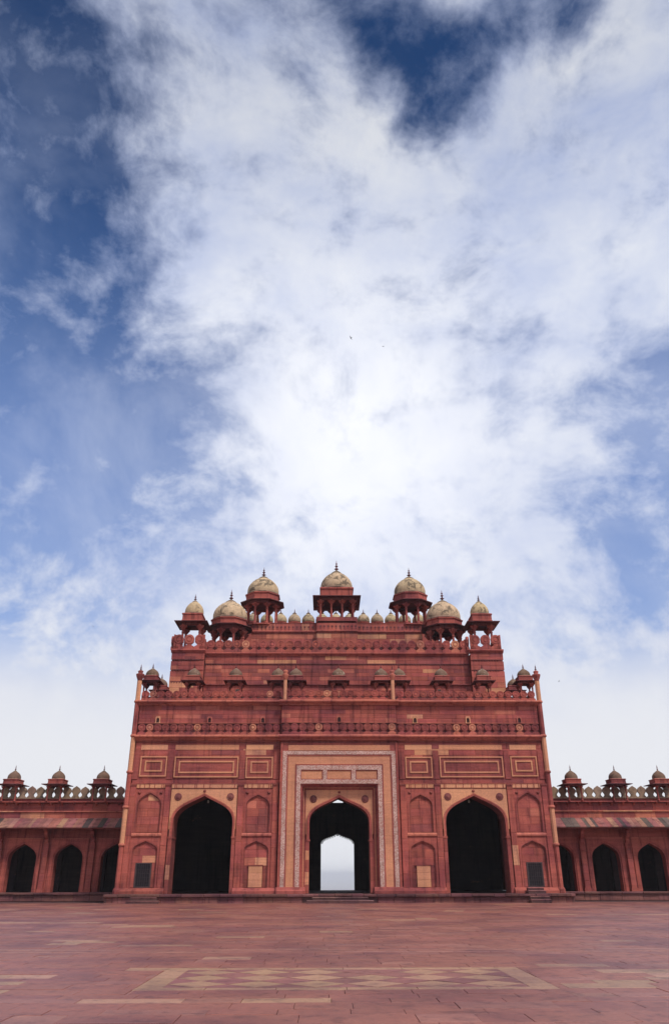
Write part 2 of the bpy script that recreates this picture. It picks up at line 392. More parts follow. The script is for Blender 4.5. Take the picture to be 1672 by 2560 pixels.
# core walls
YR = 1.7
for s in (-1, 1):
    a, b = mx(s, 3.98, 14.06)
    MB().prism_y([(a, 0.45), (s*9 - 1.97, 0.45)] + arch(s*9, 1.97, 4.72, 6.36) + [(s*9 + 1.97, 0.45), (b, 0.45), (b, 12.62), (a, 12.62)], 0.14, YR).build('front_wall', DKRED, gate)
    a, b = mx(s, 13.4, 14.06)
    MB().box(a, b, YR, 15, 0.45, 12.5).build('side_wall', RED2, gate)
    a, b = mx(s, 4.2, 4.9)
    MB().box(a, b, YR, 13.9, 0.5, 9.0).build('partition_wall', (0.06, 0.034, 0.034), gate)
MB().prism_y([(-3.98, 0.45), (-1.99, 0.45)] + arch(0, 1.99, 4.75, 6.28) + [(1.99, 0.45), (3.98, 0.45), (3.98, 12.62), (-3.98, 12.62)], 0.5, YR).build('front_wall', DKRED, gate)
# rear wall with the far doorway and the small opening above it
rear = MB()
dw, dzs, dza = 1.37, 3.88, 4.66
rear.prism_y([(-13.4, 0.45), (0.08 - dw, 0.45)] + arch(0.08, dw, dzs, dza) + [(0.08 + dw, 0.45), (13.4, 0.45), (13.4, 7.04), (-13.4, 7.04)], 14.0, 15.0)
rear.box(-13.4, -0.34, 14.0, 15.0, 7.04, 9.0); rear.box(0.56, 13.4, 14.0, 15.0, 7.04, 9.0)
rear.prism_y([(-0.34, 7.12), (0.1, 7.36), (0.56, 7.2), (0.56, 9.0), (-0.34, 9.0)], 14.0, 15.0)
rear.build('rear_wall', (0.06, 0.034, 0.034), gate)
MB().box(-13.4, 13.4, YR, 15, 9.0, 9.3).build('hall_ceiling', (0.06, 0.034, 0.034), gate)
MB().box(-13.9, 13.9, 0.4, 15, 12.3, 12.5).build('terrace_floor', RED2, gate)
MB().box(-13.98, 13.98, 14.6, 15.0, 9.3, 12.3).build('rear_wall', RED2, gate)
# toothed fringe of the far doorway
fr = MB(); pa = arch(0.08, dw, dzs, dza, 11)
for i in range(len(pa) - 1):
    (xa, za), (xb, zb) = pa[i], pa[i+1]
    xm, zm = (xa + xb)/2, (za + zb)/2; tx, tz = xb - xa, zb - za; L = sqrt(tx*tx + tz*tz); tx /= L; tz /= L
    nx, nz = tz, -tx
    w = L * 0.30; h = 0.17
    fr.prism_y([(xm - tx*w*.6, zm - tz*w*.6), (xm - tx*w + nx*h*.6, zm - tz*w + nz*h*.6), (xm + nx*h, zm + nz*h), (xm + tx*w + nx*h*.6, zm + tz*w + nz*h*.6), (xm + tx*w*.6, zm + tz*w*.6)], 13.9, 14.1)
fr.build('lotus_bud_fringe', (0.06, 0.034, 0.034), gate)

# plinth
pl = MB(); pl.box(-14.6, -2.3, -1.15, 0.05, -0.05, 0.34); pl.box(2.3, 14.6, -1.15, 0.05, -0.05, 0.34); pl.box(-2.3, 2.3, -1.15, 0.5, -0.05, 0.34)
pl.box(-13.4, 13.4, 0.5, 15.6, -0.05, 0.44)
pl.build('plinth', (0.16, 0.075, 0.066), gate)
x = -14.65
while x < 14.6:
    w = min(R.uniform(0.7, 1.5), 14.65 - x)
    MB().bevel_box(x + .006, x + w - .006, -1.32 - R.uniform(0, .06), 0.06, 0.34 + R.uniform(-.012, .012), 0.50 + R.uniform(-.01, .008), 0.03).build('lip_stone', vary((0.15, 0.06, 0.053), .2), gate)
    x += w
for s in (-1, 1):
    x = 2.35
    while x < 14.4:
        w = min(R.uniform(0.6, 1.3), 14.45 - x)
        a, b = mx(s, x + .008, x + w - .008)
        MB().bevel_box(a, b, -1.19 - R.uniform(0, .015), -1.10, -0.03, 0.325, 0.012).build('plinth_stone', vary((0.21, 0.08, 0.068), .2), gate)
        x += w
# base mouldings
for s in (-1, 1):
    for a, b in ((4.0, 6.83), (11.17, 13.98)):
        p, q = mx(s, a, b)
        MB().prism_x([(0.2, 0.5), (-0.28, 0.5), (-0.28, 0.66), (-0.2, 0.72), (-0.10, 0.84), (0.2, 0.84)], p, q).build('base_moulding', vary(RED2), gate)
    p, q = mx(s, 2.2, 4.05)
    MB().prism_x([(0.2, 0.5), (-0.58, 0.5), (-0.58, 0.66), (-0.5, 0.72), (-0.40, 0.88), (0.2, 0.88)], p, q).build('base_moulding', vary(RED2), gate)

# cornices
def cornice(z0, z1, y, x0, x1, c=RED, d=0.2):
    h = z1 - z0
    MB().prism_x([(y + .3, z0), (y - .02, z0), (y - .30*d, z0 + .03*h), (y - .30*d, z0 + .20*h), (y - .55*d, z0 + .26*h), (y - .55*d, z0 + .40*h), (y - .9*d, z0 + .48*h), (y - d, z0 + .62*h), (y - d, z0 + .78*h), (y - .85*d, z0 + .92*h), (y - .5*d, z1), (y + .3, z1)], x0, x1).build('cornice', vary(c, .06), gate)
for z0, z1 in ((12.31, 12.68), (9.93, 10.31)):
    cornice(z0, z1, 0.0, -14.02, -4.16, LTRED, .33); cornice(z0, z1, 0.0, 4.16, 14.02, LTRED, .33)
    cornice(z0 - .03, z1 - .02, -0.3, -4.16, 4.16, LTRED, .33)
for s in (-1, 1):
    a, b = mx(s, 4.0, 13.95)
    MB().box(a, b, -0.07, 0.06, 11.085, 11.13).build('ledge', vary(LTRED), gate)
    MB().box(a, b, -0.05, 0.06, 9.80, 9.84).build('ledge', vary(DKRED), gate)
MB().box(-3.98, 3.98, -0.37, -0.2, 11.085, 11.13).build('ledge', vary(LTRED), gate)

# upper plain band, its ashlar stones
def pick_plain(): return stone_pick(0.05, 0.10)
for s in (-1, 1):
    a, b = mx(s, 4.02, 13.94)
    ashlar(a, b, 11.13, 12.31, 0.0, 0.30, 1.0, 2.6, pick_plain)
    a, b = mx(s, 4.02, 13.94)
    ashlar(a, b, 8.98, 9.80, 0.0, 0.41, 0.9, 2.4, pick_plain)
    ashlar(a, b, 9.84, 9.93, 0.0, 0.1, 1.2, 2.4, pick_plain)
    ashlar(a, b, 7.40, 8.98, 0.012, 0.53, 0.7, 1.9, pick_plain)
    ashlar(a, b, 7.17, 7.40, 0.0, 0.23, 0.8, 2.4, pick_plain)
MB().box(-3.98, 3.98, -0.24, 0.5, 9.75, 12.4).build('front_wall', DKRED, gate)
ashlar(-3.98, 3.98, 11.13, 12.28, -0.3, 0.29, 0.9, 2.4, pick_plain)
# carved fan scar and the pale scuffs over the middle window
# small windows
for wx, yy in [(s*v, 0.0) for s in (-1, 1) for v in (12.59, 9.0, 5.3)] + [(0.0, -0.3)]:
    w = MB(); w.prism_y([(wx - .17, 11.14), (wx - .10, 11.14)] + arch(wx, .10, 11.36, 11.48, 4) + [(wx + .10, 11.14), (wx + .17, 11.14), (wx + .17, 11.50), (wx + .10, 11.585), (wx - .10, 11.585), (wx - .17, 11.50)], yy - .075, yy - .01)
    w.prism_x([(yy - .01, 11.10), (yy - .09, 11.10), (yy - .09, 11.14), (yy - .01, 11.14)], wx - .2, wx + .2)
    fo = w.build('window', vary(BUFF, .1) if R.random() < .5 else vary(LTRED, .1), gate)
    MB().prism_y([(wx - .10, 11.14)] + arch(wx, .10, 11.36, 11.48, 4) + [(wx + .10, 11.14)], yy - .016, yy + .004).build('opening', (0.05, 0.02, 0.02), fo)

# merlons
def merlon_mesh(p, h, flat=0.10, half=0, thick=0.16):
    """p pitch, h height; scalloped battlement with round head, carved ring and a neck"""
    k = p / 2
    right = [(k*0.985, 0), (k*0.985, .17*h), (k*.36, .30*h), (k*.90, .48*h)]
    hc, hr = .68*h, k*.94
    for i in range(7):
        a = radians(-20 + 110*i/6)
        right.append((hr*cos(a), hc + (h - hc)*sin(a) if a > 0 else hc + hr*.7*sin(a)))
    pts = right + [(-x, z) for x, z in right[::-1] if x > 1e-6]
    if half: pts = [(max(0, x*half)*half, z) for x, z in pts]
    mb = MB(); mb.prism_y(pts, 0, thick)
    return mb
def ring_mesh(p, h):
    mb = MB(); k = p/2; zc = .66*h
    n = 16
    for ro, ri in ((k*.80, k*.64), (k*.34, 0.0)):
        o = [(ro*cos(2*pi*i/n), zc + ro*sin(2*pi*i/n)) for i in range(n)]
        if ri == 0: mb.prism_y(o, -0.03, 0.0); continue
        q = [(ri*cos(2*pi*i/n), zc + ri*sin(2*pi*i/n)) for i in range(n)]
        vs = [(x, -.03, z) for x, z in o] + [(x, -.03, z) for x, z in q] + [(x, 0, z) for x, z in o] + [(x, 0, z) for x, z in q]
        fs = []
        for i in range(n):
            j = (i+1) % n
            fs += [(i, n+i, n+j, j), (i, j, 2*n+j, 2*n+i), (n+i, 3*n+i, 3*n+j, n+j)]
        mb._add(vs, fs)
    return mb
MERL = {}
def merlons(x0, x1, n, z, h, y, thick, parent=None, p_light=.08, base=RED, name='merlon', mat=None):
    p = (x1 - x0) / n
    key = (round(p, 4), h, thick)
    if key not in MERL:
        a = merlon_mesh(p, h, thick=thick).mesh(name); b = ring_mesh(p, h).mesh('carved_ring'); MERL[key] = (a, b)
        a.materials.append(STONE); b.materials.append(STONE)
    a, b = MERL[key]
    for i in range(n):
        c = vary(base, .14); rc = vary(base, .2)
        u = R.random()
        if u < p_light: rc = vary(BUFF, .1); c = vary(LTRED, .1)
        elif u < p_light + .18: c = vary(PURP, .1)
        m = link(name, a, c, parent or gate, loc=(x0 + p*(i + .5), y, z))
        link('carved_ring', b, rc, m)
for s in (-1, 1):
    a, b = mx(s, 4.06, 13.92)
    merlons(a, b, 18, 12.70, 0.66, -0.02, 0.16)
    merlons(a, b, 18, 10.33, 0.74, -0.05, 0.11, base=(0.315, 0.078, 0.064), name='relief_merlon', p_light=.08)
merlons(-3.92, 3.92, 14, 12.68, 0.66, -0.32, 0.16)
merlons(-3.92, 3.92, 14, 10.31, 0.75, -0.36, 0.11, base=(0.315, 0.078, 0.064), name='relief_merlon', p_light=.15)

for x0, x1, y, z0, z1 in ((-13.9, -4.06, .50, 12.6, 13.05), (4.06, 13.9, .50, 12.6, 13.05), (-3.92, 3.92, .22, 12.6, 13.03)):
    MB().box(x0, x1, y, y + .12, z0, z1).build('added_dark_backing', (.13, .042, .04), gate)  # added dark strips behind the merlons, so their holes look shaded
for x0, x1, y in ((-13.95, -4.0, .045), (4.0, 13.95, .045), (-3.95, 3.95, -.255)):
    MB().box(x0, x1, y, y + .03, 10.31, 11.085).build('frieze_shade_strip', (.17, .05, .046), gate)  # dark strips painting recess shade between the relief merlons
# panels, bars and frames of the side bays
def frames(s, a, b, za, zb, ia, ib, iza, izb):
    x0, x1 = mx(s, a, b); f = frame(MB(), x0, x1, za, zb, .085, -.07, 0.012); o = f.build('panel_frame', vary(PINK, .07), gate, BUFFM)
    MB().box(x0 + .09, x1 - .09, -.018, 0.012, za + .09, zb - .09).build('panel', vary(RED2, .08), o)
    x0, x1 = mx(s, ia, ib); f = frame(MB(), x0, x1, iza, izb, .10, -.06, -.017); f.build('inner_frame', vary(PINK, .07), o, BUFFM)
for s in (-1, 1):
    frames(s, 11.69, 13.50, 7.58, 8.90, 12.00, 13.18, 7.90, 8.62)
    frames(s, 6.84, 11.18, 7.52, 8.88, 7.12, 10.88, 7.80, 8.60)
    frames(s, 4.50, 6.34, 7.48, 8.86, 4.80, 6.02, 7.80, 8.58)
    for a, b in ((11.72, 13.54), (6.86, 11.20), (4.50, 6.36)):
        x0, x1 = mx(s, a, b); MB().box(x0, x1, -.025, .02, 9.33, 9.66).build('buff_bar', vary(BUFF if b != 11.2 else PINK, .08), gate, BUFFM)
    # string course with a buff strip broken by small studs
    a, b = mx(s, 4.05, 13.95)
    MB().box(a, b, -.075, .05, 7.11, 7.17).build('ledge', vary(RED2), gate)
    for a, b in ((11.66, 13.57), (6.82, 11.22), (4.47, 6.38)):
        x0, x1 = mx(s, a, b)
        bs = MB().box(x0, x1, -.05, .06, 6.86, 7.11).build('buff_strip', vary(PINK if s > 0 and b < 7 else BUFF, .08), gate, BUFFM)
        st = MB(); q = x0 + .2
        while q < x1 - .15:
            st.box(q, q + .05, -.07, -.045, 6.87, 7.10)
            if R.random() < .3: st.box(q + .12, q + .16, -.07, -.045, 6.87, 7.10)
            q += R.uniform(.3, .5) if (b - a) < 3 else R.uniform(.38, .85)
        st.build('stud_row', RED2, bs)
        low = MB(); q = x0
        while q < x1 - .02:
            low.box(q, q + .06, -.05, .05, 6.80, 6.86); q += .12
        low.build('dentil_row', DKRED, gate)
# pilasters built of stacked stones
for s in (-1, 1):
    for a, b, z0 in ((13.59, 13.97, .84), (11.26, 11.64, .84), (6.40, 6.78, .84), (4.07, 4.45, .84)):
        z = z0
        while z < 7.08:
            h = min(R.uniform(.6, 1.5), 7.10 - z)
            if 7.10 - z - h < .3: h = 7.10 - z
            x0, x1 = mx(s, a, b)
            c = vary(RED, .14)
            if s > 0 and a == 11.26 and z < 3 and z + h > 2.2: c = vary(BUFF, .05)
            MB().bevel_box(x0 + .003, x1 - .003, -.09 - R.uniform(0, .006), .1, z + .004, z + h - .004, .01).build('pilaster_stone', c, gate)
            z += h
        x0, x1 = mx(s, a, b)
        MB().box(x0 - .03, x1 + .03, -.135, -.02, 7.0, 7.10).build('pilaster_cap', vary(DKRED), gate)
        z = 7.5
        MB().box(x0, x1, -.045, 0.0, 7.42, 9.28).build('pilaster_strip', vary(RED2), gate)

# niches of the side bays: two tiers
def niche(cx, hw, zb, zs, za, x0, x1, zt, door, s):
    n = MB().prism_y([(x0, zb), (cx - hw, zb)] + arch(cx, hw, zs, za) + [(cx + hw, zb), (x1, zb), (x1, zt), (x0, zt)], -.02, .145)
    o = n.build('niche_surround', vary(RED, .08), gate)
    ring(MB(), cx, hw + .10, zs, za + .10, hw + .001, zs, za, zb, -.05, -.015).build('niche_moulding', vary(RED2, .1), o)
    ring(MB(), cx, hw - .001, zs, za - .001, hw - .07, zs, za - .09, zb, .01, .05).build('inner_moulding', vary(DKRED, .1), o)
    return o
for s in (-1, 1):
    for cx, hw, x0, x1, door in ((12.62, .80, 11.64, 13.59, True), (5.42, .78, 4.45, 6.40, False)):
        c = cx*s; a, b = mx(s, x0, x1)
        up = niche(c, hw, 4.08, 5.72, 6.56 if door else 6.44, a, b, 6.80, door, s)
        ashlar(c - hw - .05, c + hw + .05, 4.10, 6.55, .075, .45, 1.2, 1.7, pick_plain, .03)
        MB().prism_x([(.08, 3.86), (-.08, 3.86), (-.10, 3.90), (-.10, 3.98), (-.03, 4.075), (.08, 4.075)], a + .003, b - .003).build('niche_sill', vary(LTRED), gate)
        for q in (-1, 1):
            MB().lathe([(.10, 0), (.10, .03), (.05, .04), (.05, .05)], 12).build('rosette', vary(DKRED), gate).matrix_world = Matrix.Translation((c + q*.72, -.02, 6.55)) @ Matrix.Rotation(pi/2, 4, 'X')
        lo = niche(c, hw + .02, .84, 3.0, 3.60, a, b, 3.86, door, s)
        if door:
            ashlar(c - hw - .06, c + hw + .06, 2.30, 3.56, .075, .42, .8, 1.6, pick_plain, .03)
            for q in (-1, 1):
                ashlar(min(c + q*.52, c + q*(hw+.05)), max(c + q*.52, c + q*(hw+.05)), .86, 2.30, .075, .5, .5, .6, pick_plain, .03)
            d = MB(); frame(d, c - .52, c + .52, .86, 2.30, .07, .03, .10); dob = d.build('door', (0.07, 0.042, 0.042), gate, PLAIN, label='dark slatted wooden door in low niche')
            l = MB(); l.box(c - .45, c + .45, .085, .10, .93, 2.23); l.build('door_leaf', (0.014, 0.011, 0.014), dob, PLAIN)
            g = MB()
            for k in range(7): g.box(c - .45 + .138*k + .01, c - .45 + .138*k + .045, .06, .084, .93, 2.23)
            for k in range(6): g.box(c - .45, c + .45, .05, .07, 1.0 + .22*k, 1.035 + .22*k)
            g.build('lattice', (0.034, 0.024, 0.027), dob, PLAIN)
        else:
            ashlar(c - hw - .06, c + hw + .06, 2.12, 3.56, .075, .48, 1.2, 1.7, pick_plain, .03)
            for q in (-1, 1):
                ashlar(min(c + q*.46, c + q*(hw+.05)), max(c + q*.46, c + q*(hw+.05)), .86, 2.12, .075, .45, .5, .6, lambda: vary(DKRED, .15), .03)
            for k in range(3):
                MB().bevel_box(c - .44, c + .44, .01, .10, .86 + .42*k + .003, .86 + .42*(k+1) - .003, .01).build('blocking_stone', vary(BUFF, .1), gate, BUFFM, 'buff stone filling the low doorway')
            MB().box(c - .50, c + .50, -.01, .08, 2.10, 2.17).build('lintel', vary(DKRED), gate)
# spandrels, archivolts and reveals of the side arches
def spandrel(cx, x0, x1, zb, zt, hw, zs, za, y0, y1, c):
    """two buff halves beside the arch head"""
    pts = arch(cx, hw, zs, za); n = len(pts); mid = n // 2
    left = [(x0, zb)] + [(pts[0][0], zb)] + pts[:mid+1] + [(cx, zt), (x0, zt)]
    right = [(cx, zt)] + pts[mid:] + [(pts[-1][0], zb), (x1, zb), (x1, zt)]
    for q in (left, right): MB().prism_y(q, y0, y1).build('spandrel', vary(c, .05), gate, BUFFM)
for s in (-1, 1):
    cx = 9.0*s
    a, b = mx(s, 6.82, 11.22)
    spandrel(cx, a, b, 4.3, 6.80, 2.14, 4.75, 6.53, -.02, .06, BUFF)
    rg = ring(MB(), cx, 2.14, 4.75, 6.53, 1.97, 4.72, 6.36, 3.80, -.06, .15).build('archivolt', vary(RED, .05), gate)
    ring(MB(), cx, 2.139, 4.75, 6.529, 2.07, 4.74, 6.46, 3.80, -.085, -.058).build('archivolt_bead', vary(LTRED, .05), rg)
    for q in (-1, 1):
        xx = cx + q*2.07
        z = .5
        while z < 3.7:
            h = min(R.uniform(.5, .9), 3.80 - z)
            if 3.8 - z - h < .25: h = 3.8 - z
            MB().bevel_box(xx - .12, xx + .12, -.05 - R.uniform(0, .01), .15, z + .004, z + h - .004, .01).build('jamb_stone', vary(RED2, .15) if not (s < 0 and q < 0 and 1.2 < z < 2) else BUFF, gate)
            z += h
        MB().box(xx - .15, xx + .13 if q > 0 else xx + .15, -.09, YR - .2, 3.74, 3.86).build('impost', vary(RED2, .1), gate)
    for q in (-1, 1):
        m = MB().lathe([(.24, 0), (.24, .03), (.19, .045), (.15, .03), (.12, .06), (.05, .08)], 20).build('medallion', vary((0.20, 0.06, 0.05), .1), gate)
        m.matrix_world = Matrix.Translation((cx + q*1.74, -.018, 6.30)) @ Matrix.Rotation(pi/2, 4, 'X')
    m = MB().lathe([(.09, 0), (.09, .04), (.04, .06)], 12).build('apex_boss', vary(DKRED), gate)
    m.matrix_world = Matrix.Translation((cx, -.018, 6.66)) @ Matrix.Rotation(pi/2, 4, 'X')

# centre section: mosaic frames, recess, arch
YC = -0.3
for s in (-1, 1):
    a, b = mx(s, 3.83, 3.98); MB().box(a, b, YC - .05, .5, .88, 9.75).build('corner_strip', vary(RED, .06), gate)
ashlar(-3.82, 3.82, 9.62, 9.75, YC, .15, 1.2, 2.4, pick_plain)
MB().box(-3.82, 3.82, YC, .5, 9.215, 9.62).build('head_wall', RED2, gate)
MB().box(-3.46, 3.46, YC - .03, YC + .02, 9.24, 9.60).build('buff_bar', vary(PINK, .05), gate, BUFFM)
def legs(x0, x1, w, zt, wz, y0, y1, c, name, mat=None, split=0):
    """an upside-down U of stones"""
    out = []
    out.append(MB().box(x0, x1, y0, y1, zt - wz, zt).build(name, vary(c, .05), gate, mat))
    for a, b in ((x0, x0 + w), (x1 - w, x1)):
        z = .88
        n = split or 1; L = (zt - wz - .88) / n
        for k in range(n):
            out.append(MB().box(a, b, y0, y1, z + (.003 if k else 0), z + L).build(name, vary(c, .07), gate, mat)); z += L
    return out
legs(-3.82, 3.82, .27, 9.21, .23, YC - .02, .5, (0, 0, 0), 'mosaic_band', MOSAIC)
legs(-3.55, 3.55, .09, 8.98, .09, YC + .0, .5, RED2, 'red_fillet')
legs(-3.46, 3.46, .50, 8.89, .54, YC + .03, .5, PINK, 'buff_border', BUFFM, 3)
legs(-2.96, 2.96, .09, 8.35, .08, YC + .0, .5, RED2, 'red_fillet')
legs(-2.87, 2.87, .28, 8.27, .28, YC - .02, .5, (0, 0, 0), 'mosaic_band', MOSAIC)
MB().box(-2.59, 2.59, YC - .02, .5, 7.10, 7.36).build('mosaic_band', (0, 0, 0), gate, MOSAIC)
for a, b in ((-1.10, -.83), (.83, 1.10)): MB().box(a, b, YC - .02, .5, 7.36, 7.99).build('mosaic_band', (0, 0, 0), gate, MOSAIC)
for a, b in ((-2.59, -1.10), (-.83, .83), (1.10, 2.59)):
    o = frame(MB(), a, b, 7.36, 7.99, .05, YC + .01, .5).build('panel_frame', vary(RED2), gate)
    MB().box(a + .05, b - .05, YC + .05, .5, 7.41, 7.94).build('panel', vary(PINK, .06), o, BUFFM)
def frame_u(x0, x1, w, zt, wz, y0, y1, c, name, mat=None):
    m = MB(); m.box(x0, x1, y0, y1, zt - wz, zt); m.box(x0, x0 + w, y0, y1, .5, zt - wz); m.box(x1 - w, x1, y0, y1, .5, zt - wz)
    return m.build(name, vary(c, .05), gate, mat)
frame_u(-2.59, 2.59, .10, 7.10, .10, YC + .10, .5, RED, 'recess_moulding')
frame_u(-2.49, 2.49, .10, 7.00, .10, YC + .28, .5, RED2, 'recess_moulding')
frame_u(-2.39, 2.39, .06, 6.90, .05, YC + .42, .55, PINK, 'recess_moulding', BUFFM)
frame_u(-2.33, 2.33, .09, 6.85, .09, YC + .45, .55, RED2, 'recess_moulding')
YS = 0.22
spandrel(0, -2.24, 2.24, 4.0, 6.76, 2.17, 4.78, 6.46, YS, .5, BUFF)
rg = ring(MB(), 0, 2.17, 4.78, 6.46, 1.99, 4.75, 6.28, 3.62, YS - .05, .5).build('archivolt', vary(RED, .05), gate)
ring(MB(), 0, 2.169, 4.78, 6.459, 2.10, 4.77, 6.39, 3.62, YS - .075, YS - .048).build('archivolt_bead', vary(LTRED, .05), rg)
for q in (-1, 1):
    z = .5
    while z < 3.5:
        h = min(R.uniform(.5, .9), 3.60 - z)
        if 3.6 - z - h < .25: h = 3.6 - z
        a, b = mx(q, 1.99, 2.24)
        MB().bevel_box(a, b, YS - .04 - R.uniform(0, .01), .52, z + .004, z + h - .004, .01).build('jamb_stone', vary(RED2 if R.random() < .7 else PINK, .15), gate)
        z += h
    a, b = mx(q, 1.93, 2.24); MB().box(a, b, YS - .08, 1.2, 3.58, 3.68).build('impost', vary(RED2, .1), gate)
    m = MB().lathe([(.24, 0), (.24, .03), (.19, .045), (.15, .03), (.12, .06), (.05, .08)], 20).build('medallion', vary((0.21, 0.065, 0.05), .1), gate)
    m.matrix_world = Matrix.Translation((q*1.73, YS + .002, 6.18)) @ Matrix.Rotation(pi/2, 4, 'X')
m = MB().lathe([(.08, 0), (.08, .04), (.03, .06)], 12).build('apex_boss', vary(DKRED), gate)
m.matrix_world = Matrix.Translation((0, YS + .002, 6.60)) @ Matrix.Rotation(pi/2, 4, 'X')

# shafts: the full-height corner shafts and the two short ones at the centre parapet
FIN_P = [(.55, 0), (.75, .05), (.35, .10), (.35, .16), (.95, .23), (.30, .31), (.26, .40), (.70, .47), (.22, .54), (.20, .62), (.48, .67), (.14, .73), (.10, .86), (0.0, 1.0)]
def finial_prof(z0, z1, r): return [(q*r, z0 + h*(z1 - z0)) for q, h in FIN_P]
SHAFT = [(.5, 3.35, RED), (3.35, 5.65, BUFF), (5.65, 7.87, RED), (7.87, 10.25, BUFF), (10.25, 12.58, RED2), (12.58, 14.05, BUFF)]
for s in (-1, 1):
    x = 14.14*s
    for z0, z1, c in SHAFT:
        o = MB().lathe([(.165, z0), (.165, z1)], 8, x, -.06, pi/8, False).build('corner_shaft', vary(c, .05), gate, BUFFM if c == BUFF else STONE)
        if z0 > 1: MB().lathe([(.165, z0 - .09), (.215, z0 - .07), (.235, z0), (.215, z0 + .07), (.165, z0 + .09)], 12, x, -.06).build('shaft_ring', vary(LTRED, .1), o)
    MB().lathe([(.2, .5), (.26, .5), (.26, .72), (.2, .84)], 8, x, -.06, pi/8, False).build('shaft_base', vary(RED2), gate)
    MB().lathe([(.165, 14.05), (.17, 14.12), (.25, 14.30), (.30, 14.46), (.30, 14.52), (.18, 14.55), (.15, 14.62), (.20, 14.72), (.10, 14.80)], 12, x, -.06).build('shaft_capital', vary(RED2), gate)
    MB().lathe(finial_prof(14.78, 15.28, .10), 12, x, -.06).build('shaft_finial', FIN, gate)
    x = 3.78*s
    MB().lathe([(.13, 12.62), (.13, 14.02)], 8, x, -.50, pi/8, False).build('parapet_shaft', vary(BUFF, .05), gate, BUFFM)
    MB().lathe([(.13, 14.02), (.14, 14.06), (.19, 14.18), (.22, 14.34), (.22, 14.42), (.15, 14.44), (.13, 14.50), (.19, 14.60), (.15, 14.70), (.06, 14.74)], 12, x, -.50).build('shaft_capital', vary(LTRED), gate)
    MB().lathe(finial_prof(14.72, 15.12, .08), 12, x, -.50).build('shaft_finial', FIN, gate)
# side parapets of the front terrace
for s in (-1, 1):
    for k in range(10):
        c = vary(RED, .14)
        m = link('merlon', MERL[(round(9.86/18, 4), 0.66, 0.16)][0], c, gate, loc=(13.80*s, .45 + .55*k, 12.62)); m.rotation_euler = (0, 0, pi/2)
    MB().box(min(13.7*s, 14.05*s), max(13.7*s, 14.05*s), .3, 15, 12.45, 12.62).build('side_coping', vary(RED2), gate)

# upper storey: main block with two corner towers
MB().box(-10.5, 10.5, 5.56, 15, 12.5, 17.5).build('upper_wall', DKRED, gate)
ashlar(-10.5, 10.5, 12.5, 15.0, 5.5, .42, .8, 2.2, lambda: stone_pick(.12, .22))
ashlar(-10.5, 10.5, 15.07, 16.58, 5.5, .30, .8, 2.4, lambda: stone_pick(.10, .30))
ashlar(-10.5, 10.5, 16.70, 17.31, 5.5, .30, .8, 2.4, lambda: stone_pick(.10, .25))
MB().box(-10.5, 10.5, 5.36, 5.56, 15.0, 15.07).build('ledge', PURP, gate)
def beads(x0, x1, z, y, p=.21):
    m = MB(); q = x0 + p/2
    m.box(x0, x1, y - .02, y + .06, z + .05, z + .10)
    while q < x1:
        m.prism_y([(q - .06, z + .05), (q, z - .06), (q + .06, z + .05)], y - .05, y + .06); q += p
    m.build('dentil_row', (0.17, 0.05, 0.046), gate)['kind'] = 'stuff'
beads(-10.5, 10.5, 16.62, 5.5)
def cornice2(z0, z1, y, x0, x1, d=.2): cornice(z0, z1, y, x0, x1, RED, d)
cornice2(17.31, 17.60, 5.5, -10.48, 10.48)
merlons(-10.48, 10.48, 30, 17.62, .98, 5.42, .2, p_light=.08)
MB().box(-10.5, 10.5, 5.95, 6.05, 17.5, 18.22).build('added_dark_backing', (.13, .042, .04), gate)  # added dark strip, deepens the holes of the upper merlons
MB().box(-10.5, 10.5, 5.7, 15, 17.4, 17.5).build('upper_terrace', RED2, gate)
for s in (-1, 1):
    a, b = mx(s, 10.5, 13.10)
    MB().box(a + .05, b - .05, 5.06, 9.5, 12.5, 17.45).build('corner_tower', vary(RED2), gate)
    ashlar(a, b, 12.5, 16.0, 5.0, .42, .8, 1.8, lambda: stone_pick(.16, .14))
    ashlar(a, b, 16.08, 16.78, 5.0, .36, .8, 1.8, lambda: stone_pick(.10, .2))
    ashlar(a, b, 16.90, 17.46, 5.0, .30, .8, 1.8, lambda: stone_pick(.12, .14))
    beads(a + .15, b - .25, 16.84, 5.0); beads(a + .15, b - (.25 if s > 0 else 1.5), 16.02, 5.0); beads(a + .1, b - 1.3, 15.1, 5.0)
    cornice2(17.46, 17.74, 5.0, a - .05, b + .05, .16)
    for side, xx in ((0, a if s > 0 else b), (1, b if s > 0 else a)):
        MB().box(xx - .06, xx + .06, 4.9, 9.5, 17.56, 17.74).build('side_cornice', vary(RED2), gate)
    p = .82
    if (p, 1.2, .18) not in MERL:
        me = merlon_mesh(p, 1.2, thick=.18).mesh('merlon'); me.materials.append(STONE)
        rr = ring_mesh(p, 1.2).mesh('carved_ring'); rr.materials.append(STONE)
        hl = merlon_mesh(p, 1.2, half=1, thick=.18).mesh('merlon'); hl.materials.append(STONE)
        hr = merlon_mesh(p, 1.2, half=-1, thick=.18).mesh('merlon'); hr.materials.append(STONE)
        MERL[(p, 1.2, .18)] = (me, rr, hl, hr)
    me, rr, hl, hr = MERL[(p, 1.2, .18)]
    xm = (a + b)/2
    link('merlon', hl, vary(RED, .1), gate, loc=(xm - 1.5*p, 4.98, 17.74)); link('merlon', hr, vary(RED, .1), gate, loc=(xm + 1.5*p, 4.98, 17.74))
    for k in (-1, 0, 1):
        if k == 0: pass
        m = link('merlon', me, vary(RED, .1), gate, loc=(xm + k*p, 4.98, 17.74)); link('carved_ring', rr, vary(LTRED if R.random() < .3 else RED, .1), m)
    for xx in (a + .02, b - .2):
        for k in range(4):
            m = link('merlon', me, vary(RED, .1), gate, loc=(xx, 5.55 + p*k, 17.74)); m.rotation_euler = (0, 0, pi/2)

